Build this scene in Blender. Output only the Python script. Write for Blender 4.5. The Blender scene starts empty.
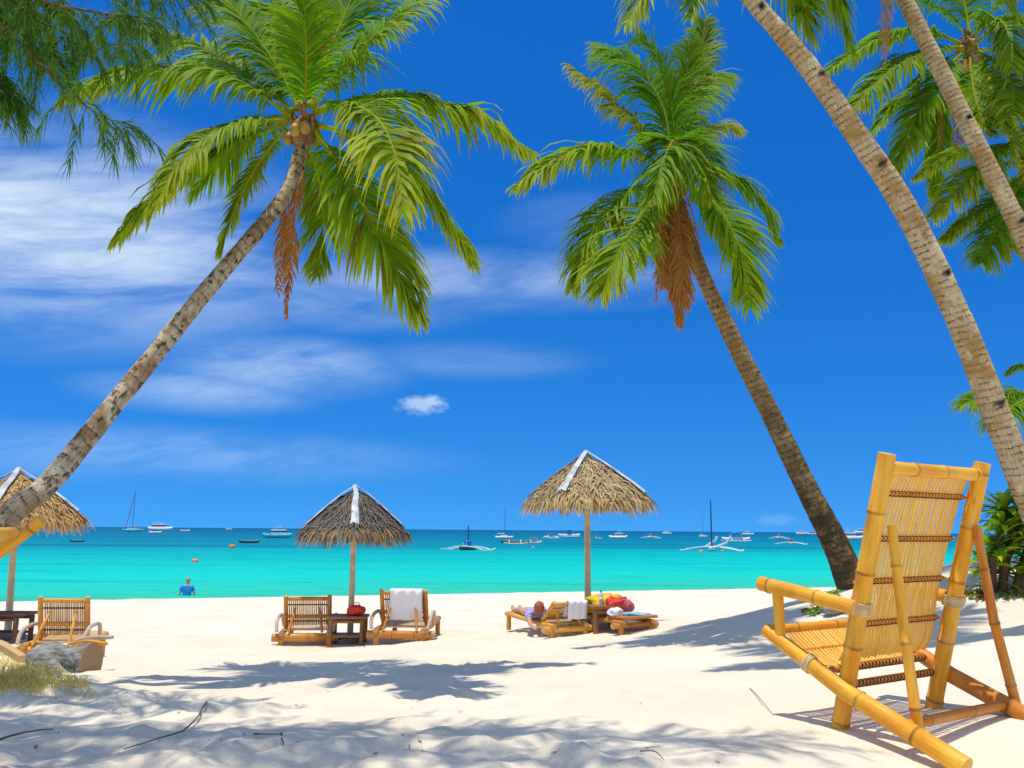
import bpy, math, random
from mathutils import Vector, Matrix, noise
R = math.radians
random.seed(7)
scene = bpy.context.scene
col = scene.collection

# ------------------------------------------------------------------ camera
F_PX, CX, CY = 850.0, 512.0, 384.0
EYE = Vector((0, 0, 0.9))
PITCH, ROLL = R(9.75), R(0.44)
fw = Vector((0, math.cos(PITCH), math.sin(PITCH)))
r0 = Vector((1, 0, 0)); u0 = Vector((0, -math.sin(PITCH), math.cos(PITCH)))
rt = r0 * math.cos(ROLL) + u0 * math.sin(ROLL)
up = u0 * math.cos(ROLL) - r0 * math.sin(ROLL)
cam_d = bpy.data.cameras.new('camera'); cam = bpy.data.objects.new('camera', cam_d); col.objects.link(cam)
m = Matrix.Identity(4)
for i in range(3):
    m[i][0] = rt[i]; m[i][1] = up[i]; m[i][2] = -fw[i]; m[i][3] = EYE[i]
cam.matrix_world = m
cam_d.sensor_width = 36; cam_d.lens = 36 * F_PX / 1024
cam_d.clip_start = 0.05; cam_d.clip_end = 60000
scene.camera = cam

def ray(u, v):
    return (fw + rt * ((u - CX) / F_PX) + up * (-(v - CY) / F_PX))
def P(u, v, d):                      # world point seen at (u,v) whose ground distance is d
    r = ray(u, v); return EYE + r * (d / r.y)

# ------------------------------------------------------------------ ground
SEA = -1.7
BUMPS = [(-7.4, 13.0, .08, 1.6), (1.15, 13.0, .20, 1.0), (.9, 11.2, -.04, .9), (-3.0, 12.6, -.15, 1.3), (5.6, 10.0, .66, 2.0),
         (7.5, 12.0, .45, 2.6), (-3.7, 6.2, .16, .7), (1.95, 3.68, -.11, .36)]
def shore_s(x, y): return (29.7 + .34 * x - y) / 1.056
def ground0(x, y):
    s = shore_s(x, y)
    if s > 0:
        a = -1.2 + .0274 * s; b = -.075 * (24.7 - s)
        k = .12; h = max(0, min(1, .5 + .5 * (b - a) / k)); z = a * (1 - h) + b * h + k * h * (1 - h) * .5
        k = .12; h = max(0, min(1, .5 + .5 * (.0 - z) / k)); z = .0 * (1 - h) + z * h - k * h * (1 - h) * .5
    else:
        z = max(-1.2 + .18 * s, -2.62 + .005 * s)
        z = max(z, -6)
    for bx, by, a, sg in BUMPS:
        q = ((x - bx) ** 2 + (y - by) ** 2) / (2 * sg * sg)
        if q < 12: z += a * math.exp(-q)
    return z
rf = random.Random(3)
FEET = []
for i in range(900):
    y = 2.6 + rf.random() ** 1.5 * 15
    x = rf.uniform(-.75, .75) * y
    if x > .12 * y and y > 2 and rf.random() < .72: continue
    if (x - 1.9) ** 2 + (y - 4.1) ** 2 < .5: continue
    FEET.append((x, y, rf.uniform(.08, .15), rf.uniform(.010, .028), rf.uniform(0, 3.14)))
cell = {}
for f in FEET: cell.setdefault((int(f[0] // .5), int(f[1] // .5)), []).append(f)
def ground(x, y):
    z = ground0(x, y)
    if shore_s(x, y) > -6:
        near = max(0, 1 - y / 26)
        left = max(.25, min(1, .8 - .5 * x))
        z += .018 * noise.noise((x * 1.1, y * 1.6, 0)) + near * left * (.022 * noise.noise((x * 2.3 + 9, y * 3.0, 4)) + .012 * noise.noise((x * 6, y * 7, 2)) + .006 * noise.noise((x * 13, y * 14, 2)))
        cx, cy = int(x // .5), int(y // .5)
        for i in (-1, 0, 1):
            for j in (-1, 0, 1):
                for fx, fy, r, dp, a in cell.get((cx + i, cy + j), ()):
                    dx, dy = x - fx, y - fy
                    if abs(dx) < .4 and abs(dy) < .4:
                        ca, sa = math.cos(a), math.sin(a)
                        q = ((dx * ca + dy * sa) / r) ** 2 + ((-dx * sa + dy * ca) / (r * 1.7)) ** 2
                        if q < 5: z += dp * (-math.exp(-q * 1.6) + .55 * math.exp(-((math.sqrt(q) - 1.35) ** 2) * 6))
    return z
def hit(u, v, dz=0):                 # where the ray through (u,v) meets the sand
    r = ray(u, v); r = r / r.y; d = 2.0
    while d < 60:
        p = EYE + r * d
        if p.z <= ground0(p.x, p.y): break
        d += .02
    return Vector((p.x, p.y, ground(p.x, p.y) + dz))
def on_ground(x, y, dz=0): return Vector((x, y, ground(x, y) + dz))
def sea_hit(u, v):
    r = ray(u, v)
    if r.z > -0.0006: r.z = -0.0006
    return EYE + r * ((SEA - EYE.z) / r.z)

# ------------------------------------------------------------------ object helpers
def tag(o, label=None, cat=None, group=None, kind=None):
    if label: o['label'] = label
    if cat: o['category'] = cat
    if group: o['group'] = group
    if kind: o['kind'] = kind
    return o
def empty(name, loc, rz=0, label=None, cat=None, group=None):
    o = bpy.data.objects.new(name, None); col.objects.link(o)
    o.location = loc; o.rotation_euler = (0, 0, rz); o.empty_display_size = .1
    return tag(o, label, cat, group)
def copy_tree(o, parent=None):
    c = o.copy(); col.objects.link(c)
    if parent: c.parent = parent
    for ch in o.children: copy_tree(ch, c)
    return c

class MB:
    def __init__(s):
        s.v = []; s.f = []; s.sm = []; s.lc = []; s.ca = []
    def vert(s, p, lc=(0, 0, 0), ca=(0, 0, 0)):
        s.v.append(tuple(p)); s.lc.append(lc); s.ca.append(ca); return len(s.v) - 1
    def face(s, ids, smooth=False):
        s.f.append(tuple(ids)); s.sm.append(smooth)
    def box(s, c, h, rot=None, ca=(0, 0, 0)):
        c = Vector(c); b = len(s.v)
        for x in (-1, 1):
            for y in (-1, 1):
                for z in (-1, 1):
                    p = Vector((x * h[0], y * h[1], z * h[2]))
                    if rot: p = rot @ p
                    s.vert(c + p, (x * h[0], y * h[1], z * h[2]), ca)
        for f in ((0, 1, 3, 2), (4, 6, 7, 5), (0, 4, 5, 1), (2, 3, 7, 6), (0, 2, 6, 4), (1, 5, 7, 3)):
            s.face([b + i for i in f])
    def tube(s, pts, rad, n=10, cap=True, joints=None, off=0, ca=(0, 0, 0), bulge=.1):
        pts = [Vector(p) for p in pts]
        if not hasattr(rad, '__len__'): rad = [rad] * len(pts)
        L = [0]
        for a, b in zip(pts, pts[1:]): L.append(L[-1] + (b - a).length)
        tot = L[-1]; ss = set(L)
        if joints:
            for j in joints:
                for e in (-.011, -.004, .004, .011):
                    if 0 < j + e < tot: ss.add(j + e)
        ss = sorted(ss); rings = []; pn = None
        for q in ss:
            i = 0
            while i < len(L) - 2 and q > L[i + 1]: i += 1
            t = (q - L[i]) / max(1e-9, L[i + 1] - L[i])
            p = pts[i].lerp(pts[i + 1], t); r = rad[i] * (1 - t) + rad[i + 1] * t
            if t < 1e-6 and i > 0: T = (pts[i + 1] - pts[i - 1])
            elif t > 1 - 1e-6 and i < len(pts) - 2: T = pts[i + 2] - pts[i]
            else: T = pts[i + 1] - pts[i]
            T.normalize()
            if pn is None:
                a = Vector((0, 0, 1)) if abs(T.z) < .9 else Vector((1, 0, 0))
                pn = T.cross(a).normalized()
            pn = (pn - T * pn.dot(T)).normalized(); bn = T.cross(pn)
            nd = 0
            if joints:
                for j in joints:
                    if abs(q - j) < .0045: nd = 1
            rr = r * (1 + bulge * nd)
            rings.append([s.vert(p + (pn * math.cos(2 * math.pi * k / n) + bn * math.sin(2 * math.pi * k / n)) * rr,
                                 (q + off, k / n if k <= n / 2 else 1 - k / n, r), (nd, ca[1], ca[2])) for k in range(n)])
        for A, B in zip(rings, rings[1:]):
            for k in range(n): s.face((A[k], A[(k + 1) % n], B[(k + 1) % n], B[k]), True)
        if cap:
            for ring, rev in ((rings[0], True), (rings[-1], False)):
                ids = [s.vert(s.v[i], s.lc[i], (0, .6, 0)) for i in ring]
                if rev: ids.reverse()
                s.face(ids)
        return rings
    def lathe(s, c, prof, n=24, ca=(0, 0, 0), smooth=True):
        c = Vector(c); rings = []
        for r, z in prof:
            rings.append([s.vert(c + Vector((r * math.cos(2 * math.pi * k / n), r * math.sin(2 * math.pi * k / n), z)), (z, k / n, r), ca) for k in range(n)])
        for A, B in zip(rings, rings[1:]):
            for k in range(n): s.face((A[k], A[(k + 1) % n], B[(k + 1) % n], B[k]), smooth)
        s.face(list(reversed(rings[0]))); s.face(rings[-1])
    def build(s, name, mat, parent=None, bevel=0, subsurf=0, solid=0):
        me = bpy.data.meshes.new(name); me.from_pydata(s.v, [], s.f)
        me.polygons.foreach_set('use_smooth', s.sm)
        a = me.attributes.new('lc', 'FLOAT_VECTOR', 'POINT'); a.data.foreach_set('vector', [c for t in s.lc for c in t])
        a = me.attributes.new('ca', 'FLOAT_VECTOR', 'POINT'); a.data.foreach_set('vector', [c for t in s.ca for c in t])
        me.materials.append(mat); me.update()
        o = bpy.data.objects.new(name, me); col.objects.link(o)
        if parent: o.parent = parent
        if solid: md = o.modifiers.new('solid', 'SOLIDIFY'); md.thickness = solid; md.offset = 0
        if bevel: md = o.modifiers.new('bevel', 'BEVEL'); md.width = bevel; md.segments = 2; md.limit_method = 'ANGLE'
        if subsurf: md = o.modifiers.new('sub', 'SUBSURF'); md.levels = md.render_levels = subsurf
        return o

# ------------------------------------------------------------------ materials
class NT:
    def __init__(s, tree): s.t = tree; s.n = tree.nodes; s.l = tree.links
    def new(s, typ, **kw):
        n = s.n.new(typ)
        for k, v in kw.items():
            if k == 'ins':
                for kk, vv in v.items(): s.put(n.inputs[kk], vv)
            else: setattr(n, k, v)
        return n
    def put(s, sock, v):
        if isinstance(v, bpy.types.NodeSocket): s.l.new(v, sock)
        else:
            if hasattr(sock.default_value, '__len__') and len(sock.default_value) == 4 and hasattr(v, '__len__') and len(v) == 3: v = (*v, 1)
            sock.default_value = v
    def math(s, op, a, b=0, c=0, clamp=False):
        n = s.new('ShaderNodeMath', operation=op, use_clamp=clamp)
        s.put(n.inputs[0], a); s.put(n.inputs[1], b); s.put(n.inputs[2], c); return n.outputs[0]
    def vec(s, op, a, b=(0, 0, 0)):
        n = s.new('ShaderNodeVectorMath', operation=op); s.put(n.inputs[0], a); s.put(n.inputs[1], b)
        return n.outputs['Value'] if op in ('LENGTH', 'DOT_PRODUCT', 'DISTANCE') else n.outputs[0]
    def mix(s, f, a, b, mode='MIX'):
        n = s.new('ShaderNodeMix', data_type='RGBA', blend_type=mode)
        s.put(n.inputs[0], f); s.put(n.inputs[6], a); s.put(n.inputs[7], b); return n.outputs[2]
    def noise(s, vec, scale, detail=4, rough=.55, dist=0):
        n = s.new('ShaderNodeTexNoise'); s.put(n.inputs['Vector'], vec); n.inputs['Scale'].default_value = scale
        n.inputs['Detail'].default_value = detail; n.inputs['Roughness'].default_value = rough; n.inputs['Distortion'].default_value = dist
        return n.outputs[0]
    def ramp(s, f, a, b, lo=0., hi=1., smooth=True):
        n = s.new('ShaderNodeMapRange', interpolation_type='SMOOTHSTEP' if smooth else 'LINEAR'); s.put(n.inputs[0], f)
        n.inputs[1].default_value = a; n.inputs[2].default_value = b; n.inputs[3].default_value = lo; n.inputs[4].default_value = hi
        return n.outputs[0]
    def attr(s, name):
        return s.new('ShaderNodeAttribute', attribute_name=name).outputs['Vector']
    def sep(s, v):
        n = s.new('ShaderNodeSeparateXYZ'); s.put(n.inputs[0], v); return n.outputs
    def comb(s, x, y, z=0):
        n = s.new('ShaderNodeCombineXYZ'); s.put(n.inputs[0], x); s.put(n.inputs[1], y); s.put(n.inputs[2], z); return n.outputs[0]
    def bump(s, h, strength=.3, dist=.01):
        n = s.new('ShaderNodeBump'); s.put(n.inputs['Height'], h); n.inputs['Strength'].default_value = strength; n.inputs['Distance'].default_value = dist
        return n.outputs[0]
def material(name):
    mt = bpy.data.materials.new(name); mt.use_nodes = True
    nt = NT(mt.node_tree); b = mt.node_tree.nodes['Principled BSDF']
    return mt, nt, b
def objco(nt): return nt.new('ShaderNodeTexCoord').outputs['Object']
def plain(name, c, rough=.6, var=.25, scale=12, metal=0, spec=.4):
    mt, nt, b = material(name)
    n = nt.noise(objco(nt), scale, 5)
    d = tuple(x * (1 - var) for x in c); e = tuple(min(1, x * (1 + var)) for x in c)
    nt.put(b.inputs['Base Color'], nt.mix(nt.ramp(n, .3, .7), d, e))
    b.inputs['Roughness'].default_value = rough; b.inputs['Metallic'].default_value = metal
    b.inputs['Specular IOR Level'].default_value = spec
    nt.put(b.inputs['Normal'], nt.bump(nt.noise(objco(nt), scale * 6, 3), .15, .01))
    return mt
def bamboo_mat(name, c1, c2, node=(.16, .06, .015), rough=.32, streak=1.0):
    mt, nt, b = material(name)
    x, a, r = nt.sep(nt.attr('lc')); nd, cap, rnd = nt.sep(nt.attr('ca'))
    sv = nt.comb(nt.math('MULTIPLY', x, 2.0), nt.math('MULTIPLY', a, 26), rnd)
    st = nt.noise(sv, 1.4, 5, .6)
    pv = nt.noise(nt.comb(nt.math('MULTIPLY', x, 3.0), nt.math('MULTIPLY', a, 3), rnd), 1.2, 3)
    c = nt.mix(nt.ramp(pv, .3, .7), c1, c2)
    c = nt.mix(nt.ramp(st, .52, .8, 0, .55 * streak), c, tuple(q * .45 for q in c2))
    sp = nt.noise(nt.comb(nt.math('MULTIPLY', x, 25), nt.math('MULTIPLY', a, 30), rnd), 1.2, 2)
    c = nt.mix(nt.ramp(sp, .68, .76, 0, .5), c, (.18, .08, .02))
    st2 = nt.noise(nt.comb(nt.math('MULTIPLY', x, 6), nt.math('MULTIPLY', a, 5), nt.math('ADD', rnd, 4)), 1.3, 6, .7)
    c = nt.mix(nt.ramp(st2, .56, .72, 0, .5), c, tuple(q * .55 for q in c2))
    c = nt.mix(nt.ramp(st2, .30, .42, .35, 0), c, (.78, .58, .24))
    c = nt.mix(nt.math('MULTIPLY', nd, nt.ramp(pv, .3, .7, .3, .75)), c, node)
    c = nt.mix(nt.math('MULTIPLY', cap, .8), c, (.62, .42, .2))
    wz = nt.noise(objco(nt), 2.3, 6, .7)
    c = nt.mix(nt.ramp(wz, .54, .72, 0, .45), c, (.52, .40, .22))
    c = nt.mix(nt.ramp(wz, .44, .30, 0, .5), c, tuple(q * .72 for q in c2))
    nt.put(b.inputs['Base Color'], c)
    nt.put(b.inputs['Roughness'], nt.ramp(nt.math('ADD', nt.math('MULTIPLY', st, .5), nt.math('MULTIPLY', wz, .5)), .3, .7, rough - .1, rough + .28))
    b.inputs['Coat Weight'].default_value = .12; b.inputs['Coat Roughness'].default_value = .3; b.inputs['Specular IOR Level'].default_value = .35
    nt.put(b.inputs['Normal'], nt.bump(nt.math('ADD', st, nt.math('MULTIPLY', wz, 1.2)), .4, .006))
    return mt

M = {}
M['bamboo'] = bamboo_mat('golden_bamboo', (.92, .51, .04), (.80, .32, .012), rough=.5)
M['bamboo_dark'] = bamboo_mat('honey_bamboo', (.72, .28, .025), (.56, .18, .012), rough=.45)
M['slat'] = bamboo_mat('split_bamboo', (.93, .63, .14), (.86, .48, .06), rough=.45, streak=.6)
M['lounger_cane'] = bamboo_mat('orange_cane', (.62, .27, .05), (.5, .18, .03), rough=.45)
M['lounger_gold'] = bamboo_mat('gold_cane', (.78, .40, .06), (.68, .29, .04), rough=.45)
M['lounger_slat'] = bamboo_mat('weathered_slat', (.72, .5, .24), (.6, .36, .13), rough=.55)
M['lash_dark'] = plain('brown_cord', (.11, .045, .02), .7, .3, 60)
M['lash_cream'] = plain('cream_cane_wrap', (.72, .58, .3), .6, .2, 40)
M['grey_wood'] = plain('weathered_grey_wood', (.33, .3, .27), .85, .4, 9)
M['dark_wood'] = plain('dark_stained_wood', (.14, .065, .03), .7, .35, 9)
M['pole_wood'] = plain('pale_pole_wood', (.62, .5, .3), .7, .2, 6)
M['white'] = plain('white_paint', (.8, .8, .8), .45, .06, 3)
M['towel'] = plain('white_terry', (.78, .76, .8), .95, .05, 60)
M['red'] = plain('red_fabric', (.75, .05, .03), .7, .2, 10)
M['pinkred'] = plain('rose_red_fabric', (.6, .12, .12), .8, .3, 14)
M['yellow'] = plain('yellow_fabric', (.72, .5, .03), .8, .2, 14)
M['blue_cloth'] = plain('pale_blue_towel', (.25, .42, .6), .9, .3, 8)
M['violet_cloth'] = plain('violet_striped_cloth', (.3, .3, .75), .9, .3, 14)
M['brown_bag'] = plain('reddish_brown_straw', (.35, .11, .07), .8, .3, 18)
M['orange_buoy'] = plain('orange_buoy_plastic', (.8, .2, .03), .5, .1, 4)
M['pink_buoy'] = plain('pink_buoy_plastic', (.85, .25, .22), .5, .1, 4)
M['boat_blue'] = plain('blue_tarp', (.02, .2, .7), .6, .2, 1)
M['boat_teal'] = plain('teal_hull_paint', (.05, .45, .5), .5, .2, 1)
M['boat_green'] = plain('green_hull_paint', (.02, .14, .08), .5, .2, 1)
M['boat_red'] = plain('red_boat_canvas', (.6, .06, .08), .6, .2, 1)
M['boat_dark'] = plain('dark_hull', (.06, .07, .09), .5, .2, 1)
M['boat_tan'] = plain('tan_boat_wood', (.5, .34, .17), .6, .2, 1)
M['mast'] = plain('dark_mast', (.04, .07, .16), .4, .1, 1)
M['pinkline'] = plain('pink_furled_sail', (.6, .12, .3), .7, .1, 1)
M['glass'] = plain('tinted_glass', (.03, .05, .07), .1, .1, 1)
M['skin'] = plain('skin', (.6, .34, .22), .6, .08, 10)
M['shirt'] = plain('blue_tshirt', (.02, .22, .72), .85, .12, 10)
M['shorts'] = plain('dark_shorts', (.05, .06, .1), .85, .12, 10)
M['hair'] = plain('cropped_fair_hair', (.5, .3, .2), .8, .2, 30)
M['bottle'] = plain('clear_plastic', (.65, .72, .75), .15, .1, 5)
M['stick'] = plain('dry_twig', (.16, .1, .06), .9, .3, 20)
M['stone'] = plain('grey_stone', (.2, .2, .2), .9, .3, 6)

# thatch
def thatch_mat(name, a, bcol, dark):
    mt, nt, b = material(name)
    e, y, r = nt.sep(nt.attr('ca'))
    c = nt.mix(r, a, bcol)
    c = nt.mix(nt.ramp(e, .0, 1, 0, .75), c, dark)
    c = nt.mix(nt.math('MULTIPLY', y, .8), c, (.62, .36, .1))
    nt.put(b.inputs['Base Color'], c); b.inputs['Roughness'].default_value = .85; b.inputs['Specular IOR Level'].default_value = .2
    return mt
M['thatch_tan'] = thatch_mat('tan_thatch', (.64, .51, .30), (.48, .36, .19), (.2, .14, .08))
M['thatch_grey'] = thatch_mat('grey_thatch', (.23, .205, .18), (.14, .122, .105), (.05, .044, .038))
M['thatch_gold'] = thatch_mat('gold_thatch', (.68, .47, .2), (.5, .3, .11), (.2, .11, .05))
M['ridge'] = plain('painted_ridge_sheet', (.50, .54, .58), .6, .3, 5)

# palm leaves: ca = (dryness, yellowing, random)
def leaf_mat(name, g1, g2, yel, trans=.45, rough=.55, t1=(.13, .48, .006), t2=(.30, .62, .008)):
    mt, nt, b = material(name)
    d, y, r = nt.sep(nt.attr('ca'))
    c = nt.mix(r, g1, g2)
    c = nt.mix(y, c, yel)
    c = nt.mix(nt.math('MULTIPLY', d, .8), c, (.34, .13, .035))
    nt.put(b.inputs['Base Color'], c); b.inputs['Roughness'].default_value = rough; b.inputs['Specular IOR Level'].default_value = .14
    tr = nt.new('ShaderNodeBsdfTranslucent'); nt.put(tr.inputs[0], nt.mix(.5, c, nt.mix(d, nt.mix(r, t1, t2), (.3, .12, .04))))
    ms = nt.new('ShaderNodeMixShader'); ms.inputs[0].default_value = trans
    nt.l.new(b.outputs[0], ms.inputs[1]); nt.l.new(tr.outputs[0], ms.inputs[2])
    nt.l.new(ms.outputs[0], mt.node_tree.nodes['Material Output'].inputs[0])
    return mt
M['leaf'] = leaf_mat('coconut_leaf', (.022, .17, .008), (.13, .42, .010), (.72, .62, .015))
M['dead_leaf'] = leaf_mat('dry_frond', (.58, .25, .045), (.42, .16, .03), (.6, .32, .10), .3, .8, (.55, .24, .05), (.42, .16, .03))
M['needle'] = leaf_mat('casuarina_needle', (.035, .14, .02), (.07, .22, .03), (.3, .28, .04), .4, .6)
M['broad_leaf'] = leaf_mat('broad_leaf', (.06, .26, .012), (.16, .42, .02), (.68, .6, .04), .45, .3)
M['grass'] = leaf_mat('dry_grass', (.68, .55, .10), (.78, .64, .16), (.82, .68, .30), .4, .7, (.75, .62, .1), (.8, .68, .16))
M['husk'] = plain('fibrous_husk', (.26, .13, .05), .9, .45, 14)
M['coconut'] = plain('coconut_skin', (.4, .24, .04), .5, .3, 6)

def trunk_mat(name, pale, mid, dark, ring=16., warm=(.56, .30, .08), patch=.55):
    mt, nt, b = material(name)
    x, a, r = nt.sep(nt.attr('lc')); nd, y, rnd = nt.sep(nt.attr('ca'))
    oc = objco(nt)
    n1 = nt.noise(oc, 11, 6, .65); n0 = nt.noise(oc, 3.2, 3)
    wob = nt.noise(oc, 16, 4, .6)
    ph = nt.math('ADD', nt.math('ADD', nt.math('MULTIPLY', x, ring), nt.math('MULTIPLY', a, .7)), nt.math('MULTIPLY', wob, .9))
    saw = nt.math('FRACT', ph)
    fis = nt.noise(nt.comb(nt.math('MULTIPLY', x, 5), nt.math('MULTIPLY', a, 34), 0), 1.5, 5, .65)       # fissures along the stem
    c = nt.mix(nt.ramp(n0, .35, .65), mid, pale)
    c = nt.mix(nt.ramp(n1, .4, .7, 0, .7), c, pale)
    c = nt.mix(nt.ramp(fis, .48, .62, 0, .65), c, mid)
    c = nt.mix(nt.ramp(fis, .58, .7, 0, .7), c, warm)
    edge = nt.math('MULTIPLY', nt.math('MULTIPLY', nt.ramp(saw, .5, .96), nt.ramp(n1, .38, .6, .1, 1)), nt.ramp(fis, .38, .55, .35, .9))
    c = nt.mix(edge, c, dark)
    lic = nt.noise(oc, 5.0, 6, .72)
    c = nt.mix(nt.ramp(lic, .55, .66, 0, .75), c, tuple(min(.86, q * 1.25) for q in pale))
    c = nt.mix(nt.ramp(lic, .44, .34, 0, .55), c, tuple(q * .55 for q in mid))
    pt = nt.noise(nt.comb(nt.math('MULTIPLY', x, 7), nt.math('MULTIPLY', a, 4.5), 3), 1.7, 6, .7)
    c = nt.mix(nt.ramp(pt, patch, patch + .07, 0, .85), c, dark)
    c = nt.mix(nd, c, tuple(q * .4 for q in dark))
    c = nt.mix(nt.math('MULTIPLY', y, nt.ramp(nt.noise(oc, 6, 6, .7), .36, .52, .35, 1)), c, (.045, .035, .022))
    nt.put(b.inputs['Base Color'], c); b.inputs['Roughness'].default_value = .9; b.inputs['Specular IOR Level'].default_value = .12
    h = nt.math('ADD', nt.math('ADD', nt.math('MULTIPLY', saw, -.6), n1), nt.math('MULTIPLY', fis, -.8))
    nt.put(b.inputs['Normal'], nt.bump(h, 1.0, .025))
    return mt
M['trunk_pale'] = trunk_mat('pale_palm_bark', (.80, .66, .46), (.38, .22, .085), (.05, .032, .018), 12, patch=.54)
M['trunk_tan'] = trunk_mat('tan_palm_bark', (.76, .58, .34), (.50, .29, .09), (.08, .05, .025), 17, patch=.63)
M['trunk_dark'] = trunk_mat('dark_palm_bark', (.52, .36, .17), (.32, .19, .07), (.05, .035, .025), 13, patch=.58)

# sand
mt, nt, b = material('white_sand')
oc = objco(nt)
n1 = nt.noise(oc, .7, 4); n2 = nt.noise(oc, 160, 2); n3 = nt.noise(oc, 18, 4)
c = nt.mix(nt.ramp(n1, .3, .7), (.76, .68, .54), (.82, .75, .62))
c = nt.mix(nt.ramp(n2, .62, .75, 0, .35), c, (.5, .42, .32))
c = nt.mix(nt.ramp(n3, .64, .78, 0, .25), c, (.6, .53, .43))
px, py, pz = nt.sep(oc)
wet = nt.ramp(pz, -1.75, -1.45, 1, 0)
c = nt.mix(wet, c, (.5, .44, .34))
nt.put(b.inputs['Base Color'], c); b.inputs['Roughness'].default_value = .95; b.inputs['Specular IOR Level'].default_value = .1
hh = nt.math('ADD', nt.math('MULTIPLY', nt.noise(oc, 26, 5, .6), 1.0), nt.math('MULTIPLY', n2, .12))
nt.put(b.inputs['Normal'], nt.bump(hh, .55, .035))
M['sand'] = mt

# sea: the colour follows the depth of the water and the dark weed beds under it; wavelet light and shade are painted on
mt, nt, b = material('sea_water')
oc = objco(nt); px, py, pz = nt.sep(oc)
off = nt.math('SUBTRACT', nt.math('SUBTRACT', py, nt.math('MULTIPLY', px, .34)), 29.7)   # metres out from the shore
wob = nt.noise(nt.comb(nt.math('MULTIPLY', px, .012), nt.math('MULTIPLY', py, .05)), 1, 3)
lg = nt.math('LOGARITHM', nt.math('MAXIMUM', nt.math('ADD', off, nt.math('MULTIPLY', nt.math('SUBTRACT', wob, .5), nt.math('MULTIPLY', off, .9))), 1), 10)
cr = nt.new('ShaderNodeValToRGB'); e = cr.color_ramp
stops = [(0.0, (.16, .55, .34)), (.12, (.03, .53, .37)), (.24, (.004, .58, .50)), (.33, (.0, .48, .45)), (.39, (.0, .37, .41)), (.44, (.0, .24, .33)), (.53, (.0, .17, .32)), (.66, (.0, .105, .25)), (.85, (.0, .07, .20))]
while len(e.elements) < len(stops): e.elements.new(.5)
for el, (p_, c_) in zip(e.elements, stops): el.position = p_; el.color = (*c_, 1)
nt.l.new(nt.math('DIVIDE', nt.math('SUBTRACT', lg, .5), 3.6), cr.inputs[0])
c = cr.outputs[0]
weed = nt.noise(nt.comb(nt.math('MULTIPLY', px, .006), nt.math('MULTIPLY', py, .035)), 1.6, 4, .55)
wmask = nt.math('MULTIPLY', nt.ramp(weed, .5, .62), nt.ramp(lg, 1.75, 2.05))
c = nt.mix(nt.math('MULTIPLY', wmask, .8), c, (.0, .14, .27))
patch = nt.noise(nt.comb(nt.math('MULTIPLY', px, .05), nt.math('MULTIPLY', py, .16)), 1.0, 3)
c = nt.mix(nt.math('MULTIPLY', nt.ramp(patch, .56, .7), nt.ramp(lg, 1.2, 1.5, 0, .3)), c, (.0, .26, .33))
nt.put(b.inputs['Base Color'], c)
w1 = nt.noise(nt.comb(nt.math('MULTIPLY', px, .8), nt.math('MULTIPLY', py, 1.6)), 1.0, 5, .6)
w2 = nt.noise(nt.comb(nt.math('MULTIPLY', px, .12), nt.math('MULTIPLY', py, .4)), 1.0, 3, .6)
bm = nt.bump(nt.math('ADD', w1, w2), .9, .35)
rp = nt.noise(nt.comb(nt.math('MULTIPLY', px, .35), nt.math('MULTIPLY', py, 1.3)), 1.0, 4, .65)
rq = nt.noise(nt.comb(nt.math('MULTIPLY', px, .03), nt.math('MULTIPLY', py, .22)), 1.0, 4, .6)
c = nt.mix(nt.ramp(rp, .52, .74, 0, .3), c, (.10, .68, .58))  # wavelet slopes catching light, put into the colour
c = nt.mix(nt.ramp(rp, .46, .28, 0, .35), c, (.0, .26, .30))  # shaded wavelet slopes, likewise painted into the colour
c = nt.mix(nt.ramp(rq, .54, .68, 0, .38), c, (.0, .27, .31))
df = nt.new('ShaderNodeBsdfDiffuse'); nt.put(df.inputs['Color'], c); nt.put(df.inputs['Normal'], bm)
gl = nt.new('ShaderNodeBsdfGlossy'); gl.inputs['Roughness'].default_value = .18; nt.put(gl.inputs['Normal'], bm)
ms = nt.new('ShaderNodeMixShader'); ms.inputs[0].default_value = .09; nt.l.new(df.outputs[0], ms.inputs[1]); nt.l.new(gl.outputs[0], ms.inputs[2])
nt.l.new(ms.outputs[0], mt.node_tree.nodes['Material Output'].inputs[0])
M['sea'] = mt

# ------------------------------------------------------------------ beach and sea
def axis(stops):
    out = []; 
    for (a, b_, st) in stops:
        n = max(1, round((b_ - a) / st))
        out += [a + (b_ - a) * i / n for i in range(n)]
    out.append(stops[-1][1]); return out
xs = axis([(-140, -30, 10), (-30, -12, 1.0), (-12, -5, .16), (-5, 5, .05), (5, 12, .16), (12, 30, 1.0), (30, 140, 10)])
ys = axis([(-60, -6, 6), (-6, 2, .8), (2, 8, .045), (8, 14, .10), (14, 34, .35), (34, 60, 3), (60, 160, 20)])
mb = MB()
nx = len(xs)
for y in ys:
    for x in xs: mb.v.append((x, y, ground(x, y)))
for j in range(len(ys) - 1):
    for i in range(nx - 1):
        a = j * nx + i; mb.face((a, a + 1, a + nx + 1, a + nx), True)
mb.lc = mb.ca = [(0, 0, 0)] * len(mb.v)
tag(mb.build('beach', M['sand']), kind='structure')
mb = MB()
xs2 = axis([(-40000, -400, 3960), (-400, 400, 40), (400, 40000, 3960)]); ys2 = axis([(8, 60, 6), (60, 400, 40), (400, 40000, 3960)])
for y in ys2:
    for x in xs2: mb.v.append((x, y, SEA))
for j in range(len(ys2) - 1):
    for i in range(len(xs2) - 1):
        a = j * len(xs2) + i; mb.face((a, a + 1, a + len(xs2) + 1, a + len(xs2)), True)
mb.lc = mb.ca = [(0, 0, 0)] * len(mb.v)
tag(mb.build('sea', M['sea']), kind='structure')

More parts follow.
